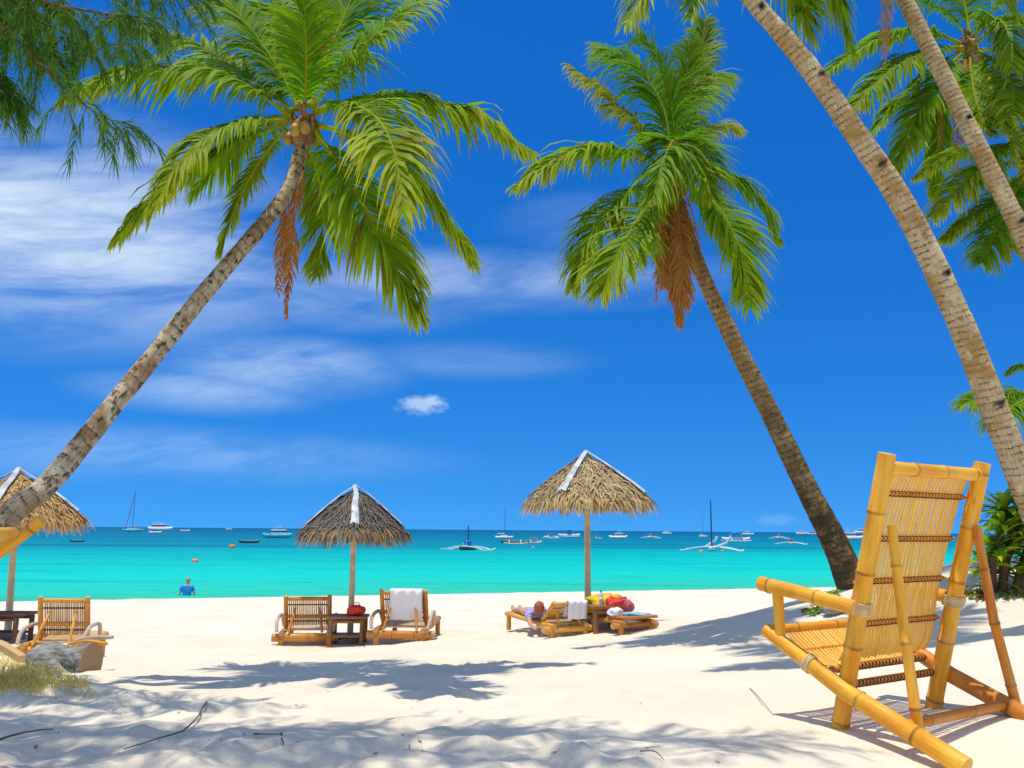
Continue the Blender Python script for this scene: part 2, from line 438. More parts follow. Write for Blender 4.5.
# ------------------------------------------------------------------ palms
def spline(pts, n):
    pts = [Vector(p) for p in pts]; out = []
    q = [2 * pts[0] - pts[1]] + pts + [2 * pts[-1] - pts[-2]]
    for i in range(1, len(q) - 2):
        for k in range(n):
            t = k / n; a, b_, c_, d = q[i - 1:i + 3]
            out.append(.5 * ((2 * b_) + (c_ - a) * t + (2 * a - 5 * b_ + 4 * c_ - d) * t * t + (3 * b_ - a - 3 * c_ + d) * t ** 3))
    out.append(pts[-1]); return out
def trunk(path, mat, parent, notches=(), mossy=0, slim=.75):
    """path: (u, v, distance, half width in pixels)"""
    pts = [P(u, v, d) for u, v, d, h in path]; rad = [h * d / F_PX * slim for u, v, d, h in path]
    pts[0].z = ground(pts[0].x, pts[0].y) - .25
    cps = spline([(*p[:],) for p in pts], 14)
    rr = spline([(r, 0, 0) for r in rad], 14)
    L = [0.]
    for a, b_ in zip(cps, cps[1:]): L.append(L[-1] + (b_ - a).length)
    tot = L[-1]; step = .028; N = int(tot / step)
    mb = MB(); n = 22; pn = None; rings = []; i = 0
    rnd = random.Random(len(path) * 7 + int(pts[0].x * 10))
    scar = 0; nxt = 0; amp = 0
    for k in range(N + 1):
        q = tot * k / N
        while i < len(L) - 2 and q > L[i + 1]: i += 1
        t = (q - L[i]) / (L[i + 1] - L[i]); p = cps[i].lerp(cps[i + 1], t); r = rr[i].x * (1 - t) + rr[i + 1].x * t
        T = (cps[i + 1] - cps[i]).normalized()
        if pn is None: pn = T.cross(Vector((0, 1, 0))).normalized()
        pn = (pn - T * pn.dot(T)).normalized(); bn = T.cross(pn)
        if q >= nxt: amp = rnd.uniform(.02, .06); nxt = q + rnd.uniform(.06, .11)
        ph = (nxt - q) / .1
        ring = []
        for a in range(n):
            an = 2 * math.pi * a / n; dv = pn * math.cos(an) + bn * math.sin(an)
            rj = r * (1 + amp * (1 - ph) + .05 * noise.noise((p + dv * r) * 6) + .05 * noise.noise((p + dv * r) * 2.5))
            nd = 0
            for (nq, nan) in notches:
                dd = ((q - nq) / .035) ** 2; da = math.atan2(math.sin(an - nan), math.cos(an - nan)); dd += (da / .7) ** 2
                if dd < 1: nd = max(nd, 1 - dd); rj -= r * .22 * (1 - dd)
            ms = mossy * min(1, 1.5 * max(0, 1 - q / (tot * .62))) if mossy else 0
            ring.append(mb.vert(p + dv * rj, (q, a / n if a <= n / 2 else 1 - a / n, r), (min(1, nd * 1.6), ms, 0)))
        rings.append(ring)
    for A, B in zip(rings, rings[1:]):
        for a in range(n): mb.face((A[a], A[(a + 1) % n], B[(a + 1) % n], B[a]), True)
    mb.face(rings[-1])
    return mb.build('trunk', mat, parent), pts[-1]
def frond(base, mid, tip, parent, mat, lw=.25, n=58, droop=1.0, yellow=.3, dry=0., name='frond', seed=0, wid=1.0, gap=.1):
    rnd = random.Random(seed); dead_ = name == 'dry_frond'
    if dead_: wid *= .60
    if not dead_: lw *= 1.34; n = int(n * 2.0); droop *= 1.7
    base, mid, tip = Vector(base), Vector(mid), Vector(tip)
    ctl = 2 * mid - .5 * (base + tip)
    B = lambda t: base * (1 - t) ** 2 + ctl * 2 * t * (1 - t) + tip * t * t
    D = lambda t: ((ctl - base) * (1 - t) + (tip - ctl) * t).normalized()
    length = sum((B((i + 1) / 20) - B(i / 20)).length for i in range(20))
    mb = MB()
    rr = .011 * length
    pts = [B(i / 14) for i in range(15)]
    mb.tube(pts, [rr * (1.5 if i == 0 else 1) * (1 - .93 * i / 14) for i in range(15)], 5, False, ca=(0, .75, .5))
    mb.ca = [(dry, .65, .6)] * len(mb.ca)
    for side in (-1, 1):
        for i in range(n):
            t = gap + (1 - gap) * (i + rnd.random() * .7) / n
            if rnd.random() < .04: continue
            T = D(min(t, 1)); N0 = Vector((0, -.4, 1)); N0 = (N0 - T * N0.dot(T)).normalized()
            S = T.cross(N0) * side
            prof = min(1, .45 + 2.2 * (t - gap)) * (1 - max(0, (t - .55) / .45) ** 1.8 * .68)
            ll = lw * length * prof * rnd.uniform(.82, 1.1)
            phi = R(34 + 30 * t + rnd.uniform(-9, 9))
            nz = Vector((noise.noise((t * 5, seed, side)), noise.noise((t * 5, seed + 9, side)), noise.noise((t * 5, seed + 5, side))))
            d = (S * math.cos(phi) + T * math.sin(phi) + N0 * rnd.uniform(.0, .35) + nz * .45 + Vector((rnd.gauss(0, .07), rnd.gauss(0, .07), rnd.gauss(0, .07)))).normalized()
            dr = droop * rnd.uniform(.6, 1.5) * (2.2 if rnd.random() < .06 else 1)
            if rnd.random() < .05: ll *= rnd.uniform(.35, .7)
            brown = dry if rnd.random() > .035 else max(dry, .75)
            w = .0205 * wid * length * (.75 + .4 * rnd.random()) * (.6 + .4 * prof)
            p = B(min(t, 1)); K = 4; prev = None
            yl = yellow * (.25 + .75 * t) ; rv = rnd.random()
            for k in range(K + 1):
                f = k / K
                W = (T - d * T.dot(d)); W = W.normalized() if W.length > 1e-3 else S
                ww = w * (.55 + .45 * min(1, f * 4)) * (1 - f ** 2.2) * .5
                cc = (min(1, brown + (.35 * max(0, f - .75) * 4 if rnd.random() < .3 else 0)), min(1, yl * (.45 + 1.0 * f * f) + .10 * rnd.random()), rv)
                if k == K: ids = (mb.vert(p, (0, 0, 0), cc),)
                else: ids = (mb.vert(p - W * ww, (0, 0, 0), cc), mb.vert(p + W * ww, (0, 0, 0), cc))
                if prev:
                    mb.face((*prev, *reversed(ids)) if len(ids) == 2 else (prev[0], prev[1], ids[0]), True)
                prev = ids
                p = p + d * (ll / K)
                d = (d + Vector((0, 0, -1)) * (.38 * dr * (.5 + f))).normalized()
    return mb.build(name, mat, parent)
def crown(parent, c, d0, fronds, seed, nuts=0, husk=.09):
    """fronds: (base uv, mid uv+dd, tip uv+dd, options)"""
    for i, (b_, m_, t_, o) in enumerate(fronds):
        o = dict(o); dead = o.pop('dead', False); db = o.pop('db', 0)
        frond(P(*b_, d0 + db), P(m_[0], m_[1], d0 + m_[2]), P(t_[0], t_[1], d0 + t_[2]), parent, M['dead_leaf'] if dead else M['leaf'],
              name='dry_frond' if dead else 'frond', seed=seed * 100 + i, **o)
    rnd = random.Random(seed)
    mb = MB()
    for k in range(26):
        a = rnd.uniform(0, 6.28); r = husk * rnd.uniform(.3, 1)
        p = Vector(c) + Vector((math.cos(a) * r, math.sin(a) * r, rnd.uniform(-husk * 1.4, husk)))
        q = p + Vector((math.cos(a) * husk * .5, math.sin(a) * husk * .5, husk * rnd.uniform(.6, 1.6)))
        mb.tube([p, (p + q) / 2 + Vector((0, 0, .2 * husk)), q], [husk * .14, husk * .22, husk * .06], 5, False)
    mb.lathe(Vector(c) - Vector((0, 0, husk * 1.5)), [(husk * .9, 0), (husk * 1.15, husk * .8), (husk * 1.0, husk * 1.8), (husk * .3, husk * 2.6)], 12)
    mb.build('crown_husk', M['husk'], parent)
    for k in range(nuts):
        a = 6.28 * k / nuts + rnd.random(); mb = MB(); s_ = husk * .55
        mb.lathe(Vector(c) + Vector((math.cos(a) * husk * 1.25, math.sin(a) * husk * 1.25 - .02, -husk * (.4 + rnd.random()))),
                 [(.05 * s_, -1.2 * s_), (.6 * s_, -.9 * s_), (.95 * s_, -.2 * s_), (.8 * s_, .5 * s_), (.35 * s_, 1.0 * s_), (.05 * s_, 1.1 * s_)], 10)
        mb.build('coconut', M['coconut'], parent)
def palm(label, path, mat, fronds, seed, group='coconut palms leaning over the beach', nuts=0, notches=(), mossy=0, husk=.09, slim=.75):
    b_ = P(*path[0][:3]); root = empty('coconut_palm', (b_.x, b_.y, ground(b_.x, b_.y)), 0, label, 'palm tree', group)
    tr, top = trunk(path, mat, root, notches, mossy, slim)
    crown(root, top, path[-1][2], fronds, seed, nuts, husk)
    for ch in root.children:                       # parts were built in world space
        ch.matrix_parent_inverse = Matrix.Translation(-root.location)
    return root
K = 7.0
palm('coconut palm with pale scarred trunk leaning in from the left edge',
     [(-92, 660, 5.6, 20), (0, 531, 5.8, 19), (50, 482, 6.0, 17.5), (130, 385, 6.3, 15.5), (205, 292, 6.55, 14), (262, 225, 6.8, 12.5), (290, 187, 6.95, 12), (301, 150, 7.0, 13), (304, 128, 7.0, 11)],
     M['trunk_pale'], [
      ((290, 118), (200, 72, -.2), (72, 96, -.5), dict(lw=.27, droop=1.2, yellow=.5)),
      ((292, 112), (232, 66, .5), (160, 32, .9), dict(lw=.2, yellow=.35)),
      ((288, 122), (212, 134, -.5), (156, 204, -.9), dict(lw=.20, droop=1.1, yellow=.7)),
      ((284, 124), (200, 164, -.2), (118, 236, -.3), dict(lw=.23, droop=1.3, yellow=.55)),
      ((286, 130), (246, 184, .5), (220, 256, .7), dict(lw=.15, droop=.6, yellow=.7)),
      ((303, 112), (306, 50, -.5), (300, -32, -.7), dict(lw=.26, droop=.7, yellow=.25)),
      ((298, 110), (262, 44, .1), (205, -22, .3), dict(lw=.27, droop=1.0, yellow=.3)),
      ((312, 108), (368, 44, -.1), (436, -12, .2), dict(lw=.25, droop=1.1, yellow=.35)),
      ((310, 106), (338, 30, .5), (372, -40, .8), dict(lw=.28, droop=.8, yellow=.1)),
      ((318, 112), (420, 100, .3), (527, 150, .5), dict(lw=.23, droop=1.2, yellow=.55, n=64)),
      ((316, 112), (376, 118, -.9), (402, 212, -1.5), dict(lw=.23, droop=.9, yellow=.75)),
      ((316, 132), (362, 205, -.4), (414, 310, -.5), dict(lw=.26, droop=.8, yellow=.6)),
      ((318, 126), (402, 168, .6), (470, 262, .9), dict(lw=.24, droop=1.0, yellow=.5)),
      ((304, 140), (322, 200, .6), (318, 276, .8), dict(lw=.25, droop=.5, yellow=.5)),
      ((292, 118), (246, 132, .9), (196, 190, 1.4), dict(lw=.24, yellow=.3)),
      ((300, 108), (290, 40, .9), (276, -20, 1.4), dict(lw=.26, yellow=.1)),
      ((300, 152), (294, 215, .35), (286, 318, .4), dict(dead=True, lw=.14, droop=1.8, n=60, wid=1.5)),
      ((302, 150), (286, 205, .4), (278, 296, .45), dict(dead=True, lw=.13, droop=1.8, n=44, wid=1.5)),
     ], 1, nuts=5, husk=.10, slim=.61)
K = 10.0
palm('coconut palm with dark curved trunk, orange dry fronds, behind the big bamboo chair',
     [(860, 606, 10.3, 22), (853, 588, 10.3, 20), (836, 545, 10.25, 17), (802, 478, 10.2, 14), (766, 405, 10.15, 12.5), (731, 335, 10.1, 11.5), (706, 283, 10.05, 10), (687, 232, 10, 9), (674, 192, 10, 10), (671, 178, 10, 8)],
     M['trunk_dark'], [
      ((668, 172), (600, 150, -.3), (521, 184, -.7), dict(lw=.26, droop=1.1, yellow=.55)),
      ((662, 180), (606, 212, -.4), (574, 285, -.6), dict(lw=.25, droop=.9, yellow=.45)),
      ((664, 186), (630, 232, -.8), (602, 292, -1.1), dict(lw=.25, droop=.7, yellow=.5)),
      ((666, 168), (624, 114, -.1), (570, 67, .1), dict(lw=.2, droop=1.2, yellow=.7, dry=.3)),
      ((668, 168), (656, 92, .2), (602, 48, .5), dict(lw=.3, droop=1.0, yellow=.12)),
      ((672, 166), (668, 90, -.3), (640, 36, -.4), dict(lw=.28, droop=.9, yellow=.15)),
      ((674, 164), (684, 100, .3), (690, 44, .3), dict(lw=.22, droop=1.0, yellow=.3)),
      ((682, 166), (698, 92, .9), (704, 24, 1.4), dict(lw=.16, droop=.8, yellow=.0, dry=.25, gap=.62, n=30)),
      ((680, 168), (708, 132, .2), (738, 130, .3), dict(lw=.26, droop=1.2, yellow=.7, dry=.15)),
      ((682, 172), (738, 182, .2), (778, 238, .3), dict(lw=.26, droop=1.0, yellow=.3)),
      ((680, 180), (728, 222, -.5), (750, 306, -.8), dict(lw=.25, droop=.7, yellow=.45)),
      ((682, 182), (716, 222, .3), (738, 285, .5), dict(lw=.26, droop=.8, yellow=.35)),
      ((676, 160), (672, 142, -1.0), (652, 196, -1.6), dict(lw=.34, droop=.9, yellow=.2)),
      ((680, 164), (696, 150, -.9), (712, 196, -1.4), dict(lw=.3, droop=.9, yellow=.4)),
      ((672, 166), (690, 96, .7), (724, 76, 1.2), dict(lw=.2, droop=1.2, yellow=.3)),
      ((664, 180), (654, 215, .6), (640, 262, .8), dict(lw=.28, droop=.8, yellow=.3)),
      ((674, 180), (677, 245, -.35), (680, 326, -.4), dict(dead=True, lw=.17, droop=2, n=70, wid=1.5)),
      ((670, 180), (668, 235, -.2), (672, 300, -.3), dict(dead=True, lw=.16, droop=2, n=60, wid=1.3)),
      ((676, 180), (680, 238, -.45), (684, 306, -.5), dict(dead=True, lw=.21, droop=2, n=70, wid=1.5)),
      ((668, 180), (664, 232, -.4), (664, 286, -.5), dict(dead=True, lw=.21, droop=2, n=70, wid=1.5)),
      ((668, 182), (660, 240, -.1), (656, 306, .0), dict(dead=True, lw=.1, droop=2, n=34)),
      ((680, 184), (694, 220, .2), (700, 268, .2), dict(dead=True, lw=.12, droop=2, n=30)),
      ((676, 184), (684, 220, -.2), (688, 272, -.2), dict(dead=True, lw=.16, droop=2, n=40)),
     ], 2, nuts=6, mossy=.85, husk=.12)
palm('tall coconut palm with notched tan trunk rising past the bamboo chair out of frame',
     [(1108, 700, 7.8, 26), (1040, 520, 7.4, 20), (1003, 430, 7.3, 19), (960, 322, 7.2, 18), (906, 210, 7.1, 17), (850, 125, 7.0, 16), (800, 56, 6.95, 14.5), (752, 0, 6.9, 12.5), (716, -46, 6.9, 12)],
     M['trunk_tan'], [
      ((712, -52), (672, -40, -.2), (626, 24, -.4), dict(lw=.26, droop=1.0, yellow=.6)),
      ((714, -48), (704, -30, -.2), (690, 18, -.4), dict(lw=.3, droop=.8, yellow=.3)),
      ((722, -54), (800, -70, .3), (848, 44, .6), dict(lw=.26, droop=.9, yellow=.35)),
      ((722, -50), (770, -60, .9), (812, 30, 1.5), dict(lw=.26, droop=.9, yellow=.5)),
      ((712, -60), (690, -140, .4), (620, -190, .8), dict(lw=.24, yellow=.3)),
      ((722, -60), (760, -150, .4), (840, -180, .8), dict(lw=.24, yellow=.3)),
     ], 3, notches=[(2.35, 1.6), (3.55, 1.9), (4.65, 1.5), (5.6, 1.8), (6.4, 1.5)], slim=.70)
palm('slimmer coconut palm trunk crossing the upper right corner, dry frond hanging from its top',
     [(1160, 600, 9.4, 16), (1062, 330, 9.2, 13), (1024, 238, 9.1, 12.5), (985, 160, 9, 12), (950, 90, 9, 11.5), (925, 40, 9, 11), (905, 0, 9, 10.5), (884, -48, 9, 11)],
     M['trunk_tan'], [
      ((880, -52), (850, -50, -.3), (800, 12, -.6), dict(lw=.26, yellow=.3)),
      ((886, -56), (960, -80, .3), (1010, 10, .4), dict(lw=.26, yellow=.3)),
      ((882, -60), (870, -140, .3), (800, -180, .5), dict(lw=.26, yellow=.3)),
      ((888, -60), (930, -140, .3), (1000, -160, .5), dict(lw=.26, yellow=.3)),
      ((882, -48), (886, 0, -.2), (884, 58, -.3), dict(dead=True, lw=.12, droop=2, n=40)),
     ], 4, notches=[(4.3, 1.7), (5.6, 1.7)])
palm('far coconut palm in the upper right corner whose crown hangs beside the slimmer trunk',
     [(1210, 600, 11.8, 13), (1090, 300, 11.3, 11), (1022, 150, 11.1, 10), (986, 80, 11, 10), (968, 42, 11, 10)],
     M['trunk_tan'], [
      ((960, 44), (900, 34, -.2), (828, 72, -.4), dict(lw=.19, droop=1.0, yellow=.3)),
      ((960, 48), (904, 62, -.5), (846, 116, -.9), dict(lw=.19, droop=1.0, yellow=.4)),
      ((962, 50), (915, 84, .2), (866, 140, .3), dict(lw=.18, droop=.9, yellow=.3)),
      ((964, 52), (925, 100, -.4), (894, 172, -.6), dict(lw=.18, droop=.7, yellow=.4)),
      ((968, 54), (944, 110, .4), (934, 200, .5), dict(lw=.17, droop=.6, yellow=.3)),
      ((966, 36), (930, 4, .2), (880, -10, .4), dict(lw=.25, droop=1.0, yellow=.2)),
      ((970, 34), (960, -20, .2), (950, -70, .4), dict(lw=.25, yellow=.2)),
      ((976, 36), (1010, -6, -.3), (1050, -20, -.5), dict(lw=.25, yellow=.3)),
      ((978, 42), (1024, 24, -.6), (1070, 80, -1.0), dict(lw=.28, yellow=.2)),
      ((976, 50), (1010, 80, -.9), (1008, 120, -1.4), dict(lw=.24, droop=.6, yellow=.5)),
      ((978, 50), (1030, 66, .2), (1060, 130, .4), dict(lw=.26, yellow=.25)),
      ((970, 54), (976, 100, -.6), (990, 132, -1.0), dict(lw=.2, droop=.6, yellow=.5)),
      ((970, 40), (1000, 20, -.8), (1012, 70, -1.3), dict(lw=.26, yellow=.4)),
      ((966, 58), (964, 84, -.3), (960, 132, -.4), dict(dead=True, lw=.12, droop=2, n=40)),
      ((968, 58), (960, 110, -.2), (954, 180, -.2), dict(dead=True, lw=.12, droop=2, n=40)),
      ((966, 58), (944, 90, .1), (941, 150, .1), dict(dead=True, lw=.12, droop=2, n=36)),
     ], 5, nuts=4)
palm('lower coconut palm at the right edge with orange dry tuft and yellow green fronds',
     [(1230, 620, 10.9, 14), (1110, 320, 10.5, 11), (1055, 210, 10.3, 10), (1030, 160, 10.2, 10)],
     M['trunk_tan'], [
      ((1022, 162), (970, 150, -.2), (916, 178, -.4), dict(lw=.19, droop=1.0, yellow=.7)),
      ((1022, 166), (978, 172, -.5), (934, 218, -.8), dict(lw=.2, droop=.9, yellow=.8)),
      ((1024, 170), (984, 206, -.2), (944, 240, -.3), dict(lw=.2, droop=.9, yellow=.6)),
      ((1024, 158), (1000, 122, .1), (950, 110, .3), dict(lw=.24, droop=1.0, yellow=.4)),
      ((1028, 154), (1030, 110, .1), (1000, 80, .3), dict(lw=.26, yellow=.2)),
      ((1026, 172), (1004, 215, -.4), (982, 262, -.7), dict(lw=.28, droop=.7, yellow=.3)),
      ((1024, 150), (1000, 150, -.2), (972, 196, -.4), dict(lw=.3, droop=.8, yellow=.55)),
      ((1036, 160), (1080, 150, .1), (1130, 200, .3), dict(lw=.26, yellow=.3)),
      ((1026, 168), (1016, 200, .3), (1016, 250, .5), dict(lw=.24, yellow=.5)),
      ((1020, 174), (1012, 215, -.2), (1008, 262, -.2), dict(dead=True, lw=.14, droop=2, n=60, wid=1.6)),
      ((1022, 174), (1018, 212, -.4), (1016, 250, -.5), dict(dead=True, lw=.14, droop=2, n=60, wid=1.6)),
     ], 6, nuts=3)
palm('young coconut palm at the right edge, only drooping frond tips showing above the bush',
     [(1090, 640, 9.2, 12), (1066, 500, 9.1, 10), (1052, 396, 9, 9)],
     M['trunk_tan'], [
      ((1050, 396), (1004, 394, -.2), (962, 406, -.4), dict(lw=.26, droop=.9, yellow=.4)),
      ((1050, 398), (1020, 402, -.5), (994, 426, -.8), dict(lw=.28, droop=.8, yellow=.3)),
      ((1052, 392), (1030, 368, .1), (1008, 374, .2), dict(lw=.26, droop=.9, yellow=.3)),
      ((1056, 392), (1090, 370, .1), (1140, 390, .2), dict(lw=.26, yellow=.3)),
      ((1054, 388), (1056, 340, .1), (1040, 300, .2), dict(lw=.24, yellow=.3)),
     ], 7)

# ------------------------------------------------------------------ casuarina, upper left
def casuarina():
    rnd = random.Random(11)
    bx, by = -5.3, 6.3
    root = empty('casuarina_tree', (bx, by, ground(bx, by)), 0, 'feathery dark green casuarina branches hanging into the upper left corner', 'tree')
    inv = Matrix.Translation(-root.location)
    tb = MB(); top = Vector((-4.9, 5.9, 7.5))
    tb.tube(spline([(bx, by, root.location.z - .3), (bx - .1, by - .1, 2), (-5.2, 6.1, 4.5), top], 8), [.2 - .005 * i for i in range(25)], 12, ca=(0, 0, 0))
    tb.build('trunk', M['trunk_dark'], root)
    nb = MB(); wb = MB()
    def needles(p, d, k, L):
        for _ in range(k):
            v = (d + Vector((rnd.gauss(0, .45), rnd.gauss(0, .45), rnd.gauss(-.45, .4)))).normalized()
            ll = L * rnd.uniform(.6, 1.3); q = p + v * ll * .55; v2 = (v + Vector((0, 0, -.5))).normalized(); e = q + v2 * ll * .5
            w = v.cross(Vector((rnd.gauss(0, 1), rnd.gauss(0, 1), rnd.gauss(0, 1)))).normalized() * .0032
            rv = rnd.random(); y = max(0, rnd.gauss(.12, .2)); cc = (0, y, rv)
            i = [nb.vert(x, (0, 0, 0), cc) for x in (p - w, p + w, q + w, q - w, e)]
            nb.face(i[:4]); nb.face((i[3], i[2], i[4]))
    def branch(pts, r, dens, tw):
        sp = spline(pts, 7)
        wb.tube(sp, [r * (1 - .85 * i / (len(sp) - 1)) for i in range(len(sp))], 6, False, ca=(0, .3, 0))
        for i in range(1, len(sp)):
            d = (sp[i] - sp[i - 1]).normalized()
            for _ in range(dens):
                a = Vector((rnd.gauss(0, .7), rnd.gauss(0, .7), rnd.gauss(-.15, .5)))
                d2 = (d * .7 + a).normalized(); p = sp[i].lerp(sp[i - 1], rnd.random())
                L = tw * rnd.uniform(.5, 1.2); k = 6; tp = [p]
                for j in range(k):
                    tp.append(tp[-1] + d2 * L / k); d2 = (d2 + Vector((0, 0, -.17))).normalized()
                wb.tube(tp, [r * .16 * (1 - j / (k + 1)) for j in range(k + 1)], 4, False, ca=(0, .3, 0))
                for j in range(1, k + 1):
                    needles(tp[j], (tp[j] - tp[j - 1]).normalized(), 5 if j < k else 8, .16)
    st = Vector((-5.2, 6.1, 4.6))
    d = 5.4
    for path, r, dens, tw in [
        ([st, P(-60, -10, d), P(10, 35, d - .2), P(58, 82, d - .3), P(92, 110, d - .4), P(128, 128, d - .4)], .016, 1, .30),
        ([st, P(-40, -60, d), P(30, -5, d - .3), P(95, 12, d - .4), P(150, 18, d - .5)], .02, 2, .32),
        ([st, P(-60, -90, d + .3), P(40, -50, d), P(130, -18, d - .1), P(190, -8, d - .2)], .02, 2, .34),
        ([st, P(-60, 40, d), P(-20, 62, d - .2), P(0, 80, d - .2), P(8, 100, d - .2)], .014, 2, .26),
        ([st, P(-20, 0, d + .4), P(40, 22, d + .3), P(92, 42, d + .2), P(132, 44, d + .2)], .014, 2, .28),
        ([st, P(-80, -40, d + .4), P(-20, 10, d + .2), P(25, 36, d + .1), P(50, 52, d + .1)], .016, 2, .3),
        ([st, P(-30, -30, d + .6), P(20, 0, d + .6), P(70, 10, d + .5)], .016, 3, .3),
        ([st, (-3.6, 4.3, 6.0), (-2.0, 3.9, 6.2), (-.6, 3.8, 6.0), (.5, 3.7, 5.6)], .03, 9, .55),
        ([st, (-3.2, 3.8, 5.8), (-1.6, 3.4, 5.9), (-.2, 3.2, 5.7)], .03, 8, .55),
        ([top, P(-60, -260, d), P(60, -260, d - .3), P(180, -240, d - .5)], .02, 5, .5),
        ([st, (-4.2, 5.2, 5.2), (-3.2, 4.4, 5.3), (-2.2, 3.9, 5.2), (-1.2, 3.6, 4.9)], .03, 11, .55),
        ([st, (-4.4, 4.8, 5.0), (-3.6, 3.9, 5.1), (-2.6, 3.2, 5.0), (-1.6, 2.8, 4.8)], .03, 10, .55),
        ([st, (-4.2, 4.6, 5.6), (-3.0, 4.1, 5.8), (-2.0, 4.0, 5.8), (-.7, 3.9, 5.5)], .03, 11, .55),
        ([top, (-4.3, 4.4, 7.2), (-3.0, 3.6, 7.2), (-1.8, 3.2, 7.0), (-.3, 3.3, 6.6)], .03, 10, .6),
        ([top, (-4.6, 4.6, 7.0), (-3.8, 3.4, 7.0), (-3.0, 2.4, 6.8)], .03, 5, .55),
    ]: branch(path, r, dens, tw)
    wb.build('branches', M['trunk_dark'], root); nb.build('foliage', M['needle'], root)
    for ch in root.children: ch.matrix_parent_inverse = inv
casuarina()

# ------------------------------------------------------------------ bamboo chairs
def joints(L, rnd, gap=.27):
    out = []; q = rnd.uniform(.06, gap)
    while q < L - .03: out.append(q); q += gap * rnd.uniform(.8, 1.2)
    return out
def pole(name, pts, r, mat, parent, rnd, n=14, gap=.27):
    mb = MB(); L = sum((Vector(b_) - Vector(a)).length for a, b_ in zip(pts, pts[1:]))
    mb.tube(pts, r, n, True, joints(L, rnd, gap), off=rnd.uniform(0, 9), ca=(0, 0, rnd.uniform(0, 9)))
    o = mb.build(name, mat, parent, bevel=0)
    return o
def slats(name, prof, x0, x1, n, mat, parent, rnd, fill=.7, th=.0035, jit=.004):
    mb = MB(); w = (x1 - x0) / n
    for i in range(n):
        xc = x0 + w * (i + .5) + rnd.gauss(0, jit * .3); hw = w * fill * .5 * rnd.uniform(.9, 1.08); rv = rnd.uniform(0, 9); off = rnd.uniform(0, 5); sh = rnd.gauss(0, jit)
        prev = None; q = 0
        js = [rnd.uniform(.1, .3) + .3 * k for k in range(4)]
        for k, (y, z) in enumerate(prof):
            if k: q += math.hypot(y - prof[k - 1][0], z - prof[k - 1][1])
            a = prof[max(0, k - 1)]; b_ = prof[min(len(prof) - 1, k + 1)]
            ty, tz = b_[0] - a[0], b_[1] - a[1]; l = math.hypot(ty, tz); ny, nz = -tz / l * th, ty / l * th
            e = sh if k in (0, len(prof) - 1) else 0
            ids = [mb.vert((xc + sx * hw, y + sn * ny + ty / l * e, z + sn * nz + tz / l * e), (q + off, .1 + .1 * (sx + 1), .01), (0, 0, rv)) for sx, sn in ((-1, -1), (1, -1), (1, 1), (-1, 1))]
            if prev:
                for c in range(4): mb.face((prev[c], prev[(c + 1) % 4], ids[(c + 1) % 4], ids[c]))
            else: mb.face(ids[::-1])
            prev = ids
        mb.face(prev)
    return mb.build(name, mat, parent)
def lash_row(name, y, z, x0, x1, n, r, parent, rnd, tilt=.35):
    """cord wound round a rod at every slat"""
    mb = MB(); w = (x1 - x0) / n
    for i in range(n):
        xc = x0 + w * (i + .5)
        pts = []
        for k in range(9):
            a = 2 * math.pi * k / 8
            pts.append((xc + w * tilt * math.sin(a), y + r * math.cos(a), z + r * math.sin(a)))
        mb.tube(pts, .0034, 5, False)
    return mb.build(name, M['lash_dark'], parent)
def wrap(name, c, axis_, r, h, mat, parent, turns=6):
    axis_ = Vector(axis_).normalized(); mb = MB(); a = axis_.cross(Vector((1, 0, 0))).normalized(); b_ = axis_.cross(a)
    pts = []
    for k in range(turns * 12 + 1):
        t = k / (turns * 12); an = 2 * math.pi * k / 12
        pts.append(Vector(c) + axis_ * (h * (t - .5)) + (a * math.cos(an) + b_ * math.sin(an)) * r)
    mb.tube(pts, h / turns * .52, 5, False)
    return mb.build(name, mat, parent)
